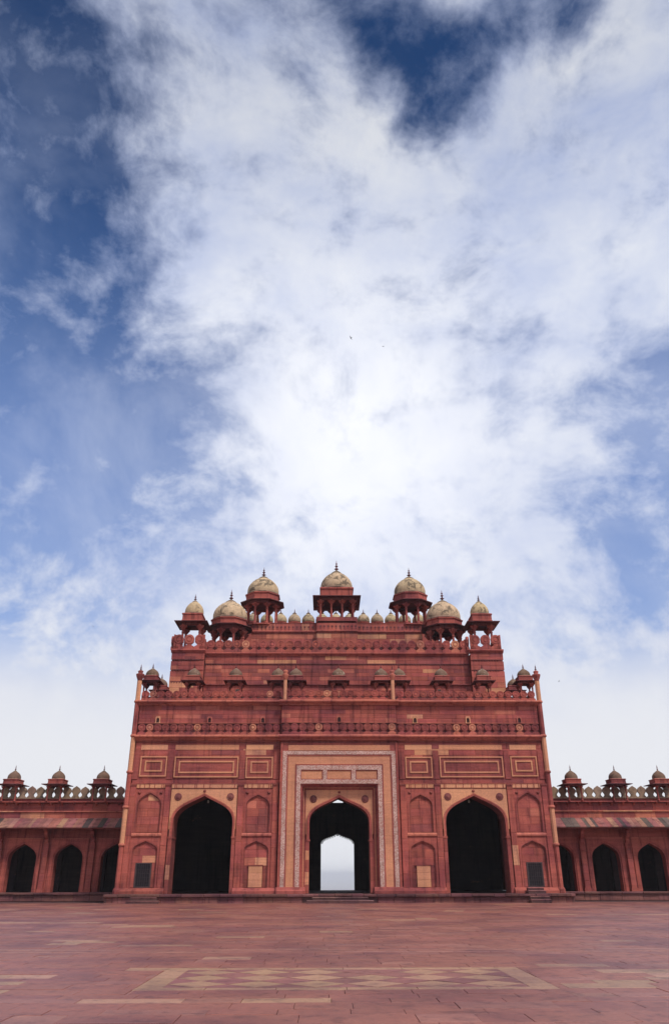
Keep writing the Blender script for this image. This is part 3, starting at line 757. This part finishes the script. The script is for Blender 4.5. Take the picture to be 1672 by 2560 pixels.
# topmost block
MB().box(-7.3, 7.3, 9.06, 15, 17.4, 21.08).build('top_wall', DKRED, gate)
for a, b in ((-7.3, -1.76), (1.76, 7.3)):
    ashlar(a, b, 17.5, 20.19, 9.0, .42, 1.0, 2.4, lambda: stone_pick(.14, .2))
    ashlar(a, b, 20.44, 21.10, 9.0, .66, .55, .9, lambda: stone_pick(.10, .2))
    cornice2(20.19, 20.44, 9.0, a, b, .14)
    MB().box(a, b, 8.96, 9.3, 21.10, 21.16).build('coping', vary(RED2), gate)
MB().box(-1.76, 1.76, 8.76, 9.06, 17.4, 21.08).build('top_wall', DKRED, gate)
ashlar(-1.76, 1.76, 17.5, 20.17, 8.7, .42, 1.0, 2.4, lambda: stone_pick(.14, .2))
ashlar(-1.76, 1.76, 20.42, 21.10, 8.7, .66, .55, .9, lambda: stone_pick(.10, .2))
cornice2(20.17, 20.42, 8.7, -1.76, 1.76, .14); MB().box(-1.76, 1.76, 8.66, 9.3, 21.10, 21.58).build('coping', vary(RED2), gate)
mt = MB(); q = -7.1
while q < 7.2:
    yy = 8.67 if abs(q) < 1.7 else 8.97
    mt.prism_y([(q - .08, 20.76), (q, 20.66), (q + .08, 20.76), (q, 20.88)], yy, yy + .03)
    mt.prism_y([(q - .02, 20.66), (q - .02, 20.52), (q + .02, 20.52), (q + .02, 20.66)], yy, yy + .03); q += .335
mt.build('carved_motif_row', (0.13, 0.04, 0.04), gate)['kind'] = 'stuff'
MB().box(-9.5, 9.5, 14.8, 15.2, 17.5, 22.55).build('rear_parapet', RED2, gate)

# gather the ashlar: the largest singly, the rest as one part
BLK.sort(key=lambda q: (q[1] - q[0]) * (q[3] - q[2]), reverse=True)
def blk(mb, q): mb.bevel_box(q[0] + .004, q[1] - .004, q[4], q[5], q[2] + .004, q[3] - .004, .008)
for q in BLK[:295]:
    m = MB(); blk(m, q); m.build('stone_block', q[6], gate)
m = MB()
for q in BLK[295:]: m.cur = q[6]; blk(m, q)
o = m.build('small_stone_blocks', None, gate); o['kind'] = 'stuff'

# ------------------------------------------------------------------ steps
def steps(label, x, rows, c=(0.20, 0.085, 0.075)):
    o = thing('stone_steps', label, 'steps', (x, -1.35, 0), 'short flights of steps at the plinth')
    for hw, y0, y1, z0, z1 in rows:
        MB().box(-hw, hw, y0 + .02, y1, z0, z1 - .06).build('riser', vary((0.12, 0.055, 0.05), .1), o)
        m = MB(); n = max(1, round(hw * 1.2)); L = 2*hw/n
        for k in range(n):
            MB().bevel_box(-hw + L*k + .004, -hw + L*(k+1) - .004, y0 - R.uniform(0, .02), y1, z1 - .055, z1 - R.uniform(0, .008), .015).build('tread', vary(c, .15), o)
    return o
steps('wide dark stone steps leading up to the central arch', 0.0, [(2.05, -.78, 0.0, -.02, .17), (1.72, -.42, 0.0, .17, .335)], (0.24, 0.12, 0.10))
steps('low worn steps below the left slatted door', -12.1, [(.95, -.62, 0.0, -.02, .17), (.80, -.32, 0.0, .17, .34)])
steps('taller stack of steps below the right slatted door', 12.35, [(.62, -.50, 0.0, -.02, .2), (.60, -.25, 0.0, .2, .38), (.56, .30, 1.0, .50, .68), (.50, .55, 1.0, .68, .84)], (0.27, 0.12, 0.10))

# ------------------------------------------------------------------ kiosks
DP = [(.97, 0), (1.02, .08), (1.04, .18), (1.035, .30), (.99, .43), (.90, .56), (.76, .69), (.59, .80), (.40, .89), (.22, .955), (.10, 1.0)]
def lotus(z1, r, h, n=14):
    m = MB(); k = n*2; rings = [(.18, 0.0), (.55, -.35), (.95, -.8)]
    vs = []; fs = []
    for j, (q, dz_) in enumerate(rings):
        for i in range(k):
            a = 2*pi*i/k; rr = q*r*(1 if j < 2 or i % 2 == 0 else .80); vs.append((rr*cos(a), rr*sin(a), z1 + dz_*h + (0.0 if j < 2 or i % 2 else -.12*h)))
    for j in range(2):
        for i in range(k): fs.append((j*k + i, j*k + (i+1) % k, (j+1)*k + (i+1) % k, (j+1)*k + i))
    lo = len(vs)
    vs2 = [(x*.93, y*.93, z - .12*h) for x, y, z in vs[2*k:]]
    vs += vs2
    for i in range(k): fs.append((2*k + i, 2*k + (i+1) % k, lo + (i+1) % k, lo + i))
    m._add(vs, fs, True); return m
def kiosk(label, x, y, z0, n, col, cols, zc, ze, re, drop, bh, zb, zbt, rd, zd, zdt, zf, cw, dmat, dcol, group, name='domed_kiosk', fr=.11, wallc=RED, loc_z=None, floor=True):
    """n 4 or 8 sides; heights are absolute, shapes built round the thing's own origin"""
    o = thing(name, label, 'kiosk', (x, y, z0), group)
    rot = pi/4 if n == 4 else pi/8; q = sqrt(2) if n == 4 else 1/cos(pi/8)
    H = lambda z: z - z0
    if floor: MB().lathe([((col + .22)*q if n == 4 else col + .25, 0), ((col + .22)*q if n == 4 else col + .25, .12)], n, 0, 0, rot, False).build('floor_slab', vary(RED2), o)
    h = H(zc)
    for cx, cy in cols:
        c = MB(); b0 = .12 if floor else 0
        c.lathe([(cw*1.45, b0), (cw*1.45, b0 + .10*h*.6), (cw*1.05, b0 + .16*h*.6), (cw, b0 + .2*h), (cw*.9, h*.74), (cw*1.25, h*.76), (cw*.9, h*.79), (cw*.95, h*.84), (cw*1.9, h*.95), (cw*1.9, h)], 8, cx, cy, pi/8, False)
        # bracket arms under the beam
        a = math.atan2(cy, cx)
        for dx, dy in ((1, 0), (-1, 0), (0, 1), (0, -1)):
            w = cw*.62; L = cw*3.2
            if dx: c.prism_y([(cx, h*.80), (cx + dx*L, h*.96), (cx + dx*L, h), (cx, h)], cy - w, cy + w)
            else: c.prism_x([(cy, h*.80), (cy + dy*L, h*.96), (cy + dy*L, h), (cy, h)], cx - w, cx + w)
        c.build('column', vary(wallc, .08), o)
    zi = h + .02
    # beam ring on the columns
    ro = (col + cw*1.3)*q if n == 4 else col + cw*1.2; ri = (col - cw*1.3)*q if n == 4 else col - cw*1.4
    bm = MB(); vs = []; 
    for rr, zz in ((ro, h), (ro, H(ze) + drop*.6), (ri, H(ze) + drop*.6), (ri, h)):
        vs += [(rr*cos(rot + 2*pi*i/n), rr*sin(rot + 2*pi*i/n), zz) for i in range(n)]
    bm._add(vs, [(k*n + i, k*n + (i+1) % n, ((k+1) % 4)*n + (i+1) % n, ((k+1) % 4)*n + i) for k in range(4) for i in range(n)])
    bm.build('beam', vary((.20, .055, .05), .08), o)
    e = H(ze); b = bh*q
    MB().lathe([(0.001, e + drop*.7), (b*.9, e + drop*.7), (re*q, e), (re*q, e + .05*min(1, re)), (b*1.0, e + drop + .04), (0.001, e + drop + .04)], n, 0, 0, rot, False).build('eave', vary((.15, .048, .046), .06), o)  # weathered stone colour, darkened further to paint in the underside's shade
    if zb is not None:
        b0, b1 = H(zb), H(zbt); L = b1 - b0
        d = MB(); d.lathe([(b*.98, b0), (b*1.02, b0 + .12*L), (b*.97, b0 + .20*L), (b*.97, b0 + .74*L), (b*1.03, b0 + .82*L), (b*1.03, b0 + .92*L), (b*.96, b1)], n, 0, 0, rot, False)
        d.build('drum', vary(wallc, .06), o)
    d0, d1 = H(zd), H(zdt)
    dm = MB().lathe([(rd*r_, d0 + t_*(d1 - d0)) for r_, t_ in DP], 40 if rd > .7 else 28).build('dome', vary(dcol, .05), o, dmat)
    MB().lathe([(rd*1.02, d0 - .02), (rd*1.075, d0 + .02), (rd*1.075, d0 + .05*(d1 - d0) + .01), (rd*1.03, d0 + .09*(d1 - d0) + .02)], 40 if rd > .7 else 28).build('dome_lip', vary(GREYS, .1), dm, dmat)
    lotus(d1 + .06*(d1 - d0), rd*.52, (d1 - d0)*.26).build('lotus_crown', vary((.22, .15, .10), .1), dm, dmat)
    MB().lathe(finial_prof(d1 + .02, H(zf), fr*1.35), 14).build('finial', vary(FIN, .15), o)
    return o
def oct_cols(r): return [(r*cos(pi/8 + k*pi/4), r*sin(pi/8 + k*pi/4)) for k in range(8)]
def sq_cols(c): return [(c, c), (-c, c), (-c, -c), (c, -c)]
GB = 'large domed kiosks on the top of the gateway'
for s, w in ((-1, 'left'), (1, 'right')):
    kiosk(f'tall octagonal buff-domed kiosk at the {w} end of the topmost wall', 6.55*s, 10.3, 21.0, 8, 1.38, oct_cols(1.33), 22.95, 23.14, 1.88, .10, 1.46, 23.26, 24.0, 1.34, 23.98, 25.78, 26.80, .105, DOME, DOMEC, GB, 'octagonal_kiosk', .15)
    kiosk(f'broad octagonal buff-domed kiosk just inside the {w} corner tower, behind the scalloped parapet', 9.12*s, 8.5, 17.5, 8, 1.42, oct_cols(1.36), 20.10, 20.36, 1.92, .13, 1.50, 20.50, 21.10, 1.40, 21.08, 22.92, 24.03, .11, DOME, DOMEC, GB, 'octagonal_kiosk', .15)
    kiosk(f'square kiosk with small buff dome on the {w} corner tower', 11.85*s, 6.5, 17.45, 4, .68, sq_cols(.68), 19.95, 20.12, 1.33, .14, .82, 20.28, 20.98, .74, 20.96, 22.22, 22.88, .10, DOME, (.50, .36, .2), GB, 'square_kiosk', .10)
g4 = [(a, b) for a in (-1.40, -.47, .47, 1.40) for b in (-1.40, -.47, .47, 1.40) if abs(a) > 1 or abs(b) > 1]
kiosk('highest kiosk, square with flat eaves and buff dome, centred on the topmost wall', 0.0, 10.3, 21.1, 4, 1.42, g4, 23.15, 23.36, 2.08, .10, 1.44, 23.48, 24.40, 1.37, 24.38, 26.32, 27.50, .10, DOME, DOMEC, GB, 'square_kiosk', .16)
# little pinnacles along the rear parapet
def pinnacle(k):
    x = 1.30 * k
    wh = 'directly behind the columns of the highest kiosk' if k == 0 else f"{['', 'first', 'second', 'third', 'fourth', 'fifth', 'sixth'][abs(k)]} to the {'left' if k < 0 else 'right'} of the highest kiosk"
    o = thing('domed_pinnacle', f'small solid domed pinnacle, {wh}', 'pinnacle', (x, 15.0, 22.5), 'domed pinnacles along the rear parapet')
    MB().lathe([(.55, 0), (.55, .40), (.60, .43), (.60, .50), (.55, .53)], 8, 0, 0, pi/8, False).build('drum', vary(RED, .08), o)
    MB().lathe([(.58*a, .50 + b*.92) for a, b in DP], 24).build('dome', vary((.44, .33, .20), .12), o, DOMEB if R.random() < .3 else DOME)
    MB().lathe([(.12, 1.38), (.2, 1.40), (.16, 1.46), (.08, 1.5)], 12).build('neck', vary(GREYS), o, DOMEB)
    MB().lathe(finial_prof(1.46, 1.93, .09), 10).build('finial', vary(FIN), o)
for k in range(-6, 7): pinnacle(k)
# front terrace kiosks
GF = 'small grey-domed kiosks along the front terrace'
def small(label, x, y):
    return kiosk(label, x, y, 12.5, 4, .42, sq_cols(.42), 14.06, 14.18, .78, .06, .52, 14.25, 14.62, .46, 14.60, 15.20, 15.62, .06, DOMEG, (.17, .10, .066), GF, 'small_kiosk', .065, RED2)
pos = [(13.55, 'on the front terrace beside the tall {w} corner shaft'), (10.52, 'on the front terrace before the {w} corner tower'), (7.48, 'between the {w} corner tower and short {w} shaft'), (4.40, 'on the front terrace just outside the short {w} shaft'), (3.10, 'on the front terrace just inside the short {w} shaft')]
for s, w in ((-1, 'left'), (1, 'right')):
    for x, d in pos: small('small grey-domed kiosk ' + d.format(w=w), x*s, 1.1)
    small(f'small grey-domed kiosk on the {w} side of the terrace, half hidden behind the corner one', 13.52*s, 4.3)
small('small grey-domed kiosk on the front terrace centred above the main arch', 0.0, 1.1)
for s, w in ((-1, 'left'), (1, 'right')):
    o = thing('floodlight', f'small pale box lamp on the front terrace, {w} one of two', 'floodlight', (7.30*s, 2.0, 12.5), 'pale lamps on the front terrace')
    m = MB(); m.bevel_box(-.22, .22, -.16, .12, 1.16, 1.38, .03); m.build('lamp_body', (.50, .54, .46), o, PLAIN)
    m = MB(); m.lathe([(.03, 0), (.03, 1.15)], 8); m.box(-.12, .12, -.12, .12, 0, .03); m.box(-.235, -.222, -.03, .03, 1.1, 1.3); m.box(.222, .235, -.03, .03, 1.1, 1.3); m.box(-.235, .235, -.03, .03, 1.1, 1.13); m.build('stand', (.08, .08, .08), o, PLAIN)
for x, w in ((-9.0, 'left'), (9.0, 'right')):
    o = thing('hanging_lamp', f'tiny pale lamp hanging under the apex of the {w} side arch', 'lamp', (x, 1.9, 6.25), 'lamps hanging in the side arches')
    MB().lathe([(.008, 0), (.008, 2.75)], 6).build('cord', (.03, .03, .03), o, PLAIN)
    MB().lathe([(.02, -.20), (.06, -.17), (.075, -.10), (.05, -.04), (.03, 0)], 12).build('bulb', (.55, .55, .5), o, PLAIN)

# ------------------------------------------------------------------ arcaded wings
def wing(s, w):
    o = thing('arcade_wing', f'low red sandstone arcade with sloping slab eave to the {w} of the gateway', 'arcade', (0, 0, 0), 'arcades flanking the gateway')
    YW = 5.5; X0, X1 = 14.2, 34.0
    centres = [15.90 + 3.3*k for k in range(6)]
    def mb(f):
        m = MB(); f(m); 
        return m
    def bx(x0, x1, *r): a, b = mx(s, x0, x1); return (a, b) + r
    # arched bays
    for i, c in enumerate(centres):
        cx = c*s
        a, b = mx(s, c - 1.65 + (.001), c + 1.65)
        if i == 0: a, b = mx(s, 13.98, c + 1.65)
        MB().prism_y([(a, .5), (cx - 1.0, .5)] + arch(cx, 1.0, 2.62, 3.62) + [(cx + 1.0, .5), (b, .5), (b, 4.7), (a, 4.7)], YW + .08, YW + .75).build('arched_bay', vary(RED2, .07), o)
        MB().prism_y([(cx - 1.32, .5), (cx - 1.10, .5)] + arch(cx, 1.10, 2.66, 3.76) + [(cx + 1.10, .5), (cx + 1.32, .5), (cx + 1.32, 3.93), (cx - 1.32, 3.93)], YW + .02, YW + .10).build('arch_surround', vary(RED, .07), o)
        MB().box(cx - 1.34, cx + 1.34, YW - .02, YW + .1, 3.93, 3.99).build('string_moulding', vary(LTRED, .08), o)
    for k in range(6):
        c = 17.55 + 3.3*k; a, b = mx(s, c - .19, c + .19)
        z = .5
        while z < 3.6:
            h = min(R.uniform(.5, 1.1), 3.7 - z)
            if 3.7 - z - h < .3: h = 3.7 - z
            MB().bevel_box(a, b, YW - .16 - R.uniform(0, .008), YW + .1, z + .004, z + h - .004, .02).build('pillar_stone', vary(RED2 if R.random() < .85 else PINK, .14), o)
            z += h
        MB().box(a - .05, b + .05, YW - .22, YW + .1, .5, .72).build('pillar_base', vary(RED2), o)
        # bracket carrying the eave
        MB().prism_x([(YW + .1, 3.55), (YW - .16, 3.55), (YW - .22, 3.70), (YW - .20, 3.90), (YW - .42, 4.05), (YW - .60, 4.25), (YW - .62, 4.40), (YW - .95, 4.52), (YW - .98, 4.64), (YW + .1, 4.64)], (a + b)/2 - .12, (a + b)/2 + .12).build('eave_bracket', vary(RED2, .1), o)
    # wall above the eave
    a, b = mx(s, 13.98, X1); MB().box(a, b, YW + .06, YW + .8, 4.7, 6.6).build('upper_wall', vary(DKRED), o)
    z = 5.3
    for h in (.42, .0, .5):
        if h:
            x = 14.0
            while x < 27:
                L = R.uniform(.8, 1.9); q0, q1 = mx(s, x, x + L)
                MB().bevel_box(q0 + .004, q1 - .004, YW - R.uniform(0, .006), YW + .07, z + .003, z + h - .003, .01).build('stone_block', stone_pick(.08, .2), o); x += L
            z += h
        else:
            x = 14.0
            while x < 27:
                L = R.uniform(1.2, 2.4); q0, q1 = mx(s, x, x + L)
                MB().prism_x([(YW + .07, z), (YW - .08, z), (YW - .11, z + .04), (YW - .08, z + .09), (YW + .07, z + .10)], q0 + .003, q1 - .003).build('string_stone', vary(LTRED if R.random() < .7 else BUFF, .1), o); x += L
            z += .10
    # sloping eave of separate slabs
    x = 14.0
    prof = lambda d: [(YW + .02, 5.34 + d), (YW - 1.22, 4.68 + d), (YW - 1.22, 4.62 + d), (YW + .02, 5.26 + d)]
    cols = [(.31, .105, .085), (.26, .10, .085), (.38, .19, .12), (.105, .075, .062), (.13, .09, .075), (.32, .13, .10), (.30, .11, .10)]
    while x < 28.2:
        L = R.uniform(.22, .46); q0, q1 = mx(s, x, x + L)
        MB().prism_x(prof(R.uniform(-.012, .012)), q0 + .005, q1 - .005).build('eave_slab', vary(R.choice(cols), .15), o); x += L
    a, b = mx(s, 28.2, X1); MB().prism_x(prof(0), a, b).build('eave_slab', RED2, o)
    a, b = mx(s, 13.98, X1)
    MB().box(a, b, YW - 1.12, YW - .90, 4.55, 4.645).build('eave_beam', vary(DKRED), o)
    # bracketed shelf, parapet and merlons
    x = 14.3
    while x < 28:
        q0, q1 = mx(s, x, x + .13)
        MB().prism_x([(YW + .06, 6.16), (YW - .05, 6.18), (YW - .22, 6.32), (YW - .22, 6.38), (YW + .06, 6.38)], q0, q1).build('shelf_bracket', vary(RED2, .12), o); x += .825
    MB().box(a, b, YW - .30, YW + .8, 6.38, 6.46).build('shelf', vary(RED2), o)
    MB().box(a, b, YW - .04, YW + .8, 6.46, 6.64).build('parapet_base', vary(PURP), o)
    MB().box(a, b, YW - .16, YW + .8, 6.64, 6.71).build('coping', vary(GREYS), o, DOMEB)
    me = MB(); k = .3
    right = [(k*.98, 0), (k*.98, .09), (k*.60, .20), (k*.62, .30), (k*.96, .42), (k*1.03, .52), (k*.96, .63), (k*.72, .72), (k*.38, .78), (0, .86)]
    me.prism_y(right + [(-x, z) for x, z in right[-2::-1]], 0, .16); me = me.mesh('merlon'); me.materials.append(DOMEB)
    for k in range(20):
        xx = (14.83 + .657*k)*s
        c = vary(GREYS, .2); 
        if R.random() < .3: c = vary((.32, .215, .15), .12)
        m = link('merlon', me, c, o, loc=(xx, YW + .42, 6.70)); m.scale = (1.0, 1, R.uniform(.96, 1.02))
    # dim hall behind: floor, back wall, piers, roof
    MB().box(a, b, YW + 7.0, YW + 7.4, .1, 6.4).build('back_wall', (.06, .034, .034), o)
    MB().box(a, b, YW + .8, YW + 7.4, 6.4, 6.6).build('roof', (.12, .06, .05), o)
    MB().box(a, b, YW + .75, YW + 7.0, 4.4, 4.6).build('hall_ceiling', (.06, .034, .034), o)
    q0, q1 = mx(s, 33.6, 34.0); MB().box(q0, q1, YW + .75, YW + 7.0, .4, 6.4).build('end_wall', RED2, o)
    for k in range(5):
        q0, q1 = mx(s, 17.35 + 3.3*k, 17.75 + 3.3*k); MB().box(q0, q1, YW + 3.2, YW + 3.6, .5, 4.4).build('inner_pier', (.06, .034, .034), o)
    MB().box(a, b, YW - .85, YW + 7.2, -.05, .36).build('plinth', (.16, .075, .066), o)
    x = 14.66
    while x < 28:
        L = R.uniform(.8, 1.6); q0, q1 = mx(s, x, x + L)
        MB().bevel_box(q0 + .006, q1 - .006, YW - 1.0 - R.uniform(0, .05), YW + .1, .36 + R.uniform(-.01, .01), .50 + R.uniform(-.01, .008), .03).build('lip_stone', vary((.15, .06, .053), .2), o)
        MB().bevel_box(q0 + .006, q1 - .006, YW - .90 - R.uniform(0, .015), YW - .80, -.03, .35, .012).build('plinth_stone', vary((.21, .08, .068), .2), o); x += L
    return o
wing(-1, 'left'); wing(1, 'right')
GW = 'small brown-domed kiosks on the side arcades'
for s, w in ((-1, 'left'), (1, 'right')):
    for i, x in enumerate((17.45, 20.76, 24.04)):
        d = ['nearest the gateway', 'in the middle of the three', 'farthest from the gateway'][i]
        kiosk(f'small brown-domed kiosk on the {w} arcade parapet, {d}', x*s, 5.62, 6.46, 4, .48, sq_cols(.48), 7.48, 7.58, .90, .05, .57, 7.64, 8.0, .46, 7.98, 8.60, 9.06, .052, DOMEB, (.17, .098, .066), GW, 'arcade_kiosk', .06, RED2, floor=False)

# ------------------------------------------------------------------ land beyond, tree, birds
land = MB().prism_z([(-25000, 32), (25000, 32), (25000, 60000), (-25000, 60000)], -110, -105).build('plain', (.30, .25, .18), None, PAVE); land['kind'] = 'structure'
hz = MB().box(-25500, 25500, -420, 60500, -112, 29).mesh('haze'); hm = bpy.data.materials.new('haze'); hm.use_nodes = True; hm.node_tree.nodes.clear()
ho = hm.node_tree.nodes.new('ShaderNodeOutputMaterial'); hv = hm.node_tree.nodes.new('ShaderNodeVolumePrincipled')
hv.inputs['Color'].default_value = (.95, .96, 1, 1); hv.inputs['Density'].default_value = 0.00023; hm.node_tree.links.new(hv.outputs[0], ho.inputs['Volume']); hz.materials.append(hm)
hob = link('haze', hz, (1, 1, 1)); hob['kind'] = 'stuff'
tr = thing('tree', 'small dark treetop showing through the far doorway', 'tree', (5.3, 46.0, -7.0))
MB().lathe([(.22, 0), (.14, 3.0), (.06, 6.5)], 8).build('trunk', (.10, .07, .05), tr, PLAIN)
lf = MB()
for i in range(700):
    a, b, r_ = R.uniform(0, 2*pi), R.gauss(0, .8), R.uniform(.2, 1) ** .5 * 1.9
    cx, cy, cz = r_*cos(a)*cos(b), r_*sin(a)*cos(b), 6.4 + 1.4*r_*sin(b)*.8
    u = Vector((R.gauss(0, 1), R.gauss(0, 1), R.gauss(0, 1))).normalized(); v = u.orthogonal().normalized()
    z_ = .22; c = Vector((cx, cy, cz))
    lf._add([tuple(c + u*z_), tuple(c + v*z_*.5), tuple(c - u*z_), tuple(c - v*z_*.5)], [(0, 1, 2, 3)])
lf.build('crown', (.05, .07, .035), tr, PLAIN)

def bird(label, d, dist, span, bank, head):
    p = Vector((-0.92, -54, 1.6)) + Vector(d).normalized() * dist
    m = MB(); k = span / 2
    m.lathe([(.0, -.36*k), (.05*k, -.28*k), (.11*k, -.05*k), (.12*k, .12*k), (.08*k, .27*k), (.07*k, .33*k), (.02*k, .42*k), (0, .46*k)], 8)
    m.v = [(x, z, y) for x, y, z in m.v]
    for q in (-1, 1):
        top = [(.06*k*q, .16*k, .02*k), (.45*k*q, .22*k, .16*k), (1.0*k*q, .0, .10*k), (.5*k*q, -.08*k, .13*k), (.06*k*q, -.12*k, .0)]
        m._add(top + [(x, y, z - .02*k) for x, y, z in top], [(0,1,3,4), (1,2,3), (9,8,6,5), (8,7,6), (0,5,6,1), (1,6,7,2), (2,7,8,3), (3,8,9,4)])
    m._add([(-.04*k, -.28*k, .01*k), (.04*k, -.28*k, .01*k), (.13*k, -.55*k, 0), (-.13*k, -.55*k, 0), (0, -.4*k, .03*k)], [(0,1,4), (1,2,4), (2,3,4), (3,0,4), (3,2,1,0)])
    o = m.build('bird', (.035, .032, .035), None, PLAIN); o['label'] = label; o['category'] = 'bird'; o['group'] = 'birds in the sky'
    o.matrix_world = Matrix.Translation(p) @ Matrix.Rotation(head, 4, 'Z') @ Matrix.Rotation(bank, 4, 'Y')
bird('larger dark bird gliding high in the middle of the sky', (0.0314, 0.8025, 0.639), 130, .85, .5, 1.0)
bird('smaller dark bird high in the sky, right of the larger one', (0.074, 0.807, 0.6286), 170, .8, -.4, 2.3)
bird('tiny bird low over the left arcade, upper of the two', (-0.307, 0.9708, 0.2957), 180, .7, .4, .5)
bird('tiny bird low over the left arcade, lower of the two', (-0.3103, 0.9848, 0.2665), 180, .7, -.3, 2.0)
bird('tiny bird low over the right arcade beside the gateway', (0.3072, 0.9952, 0.2296), 180, .85, .2, 1.6)
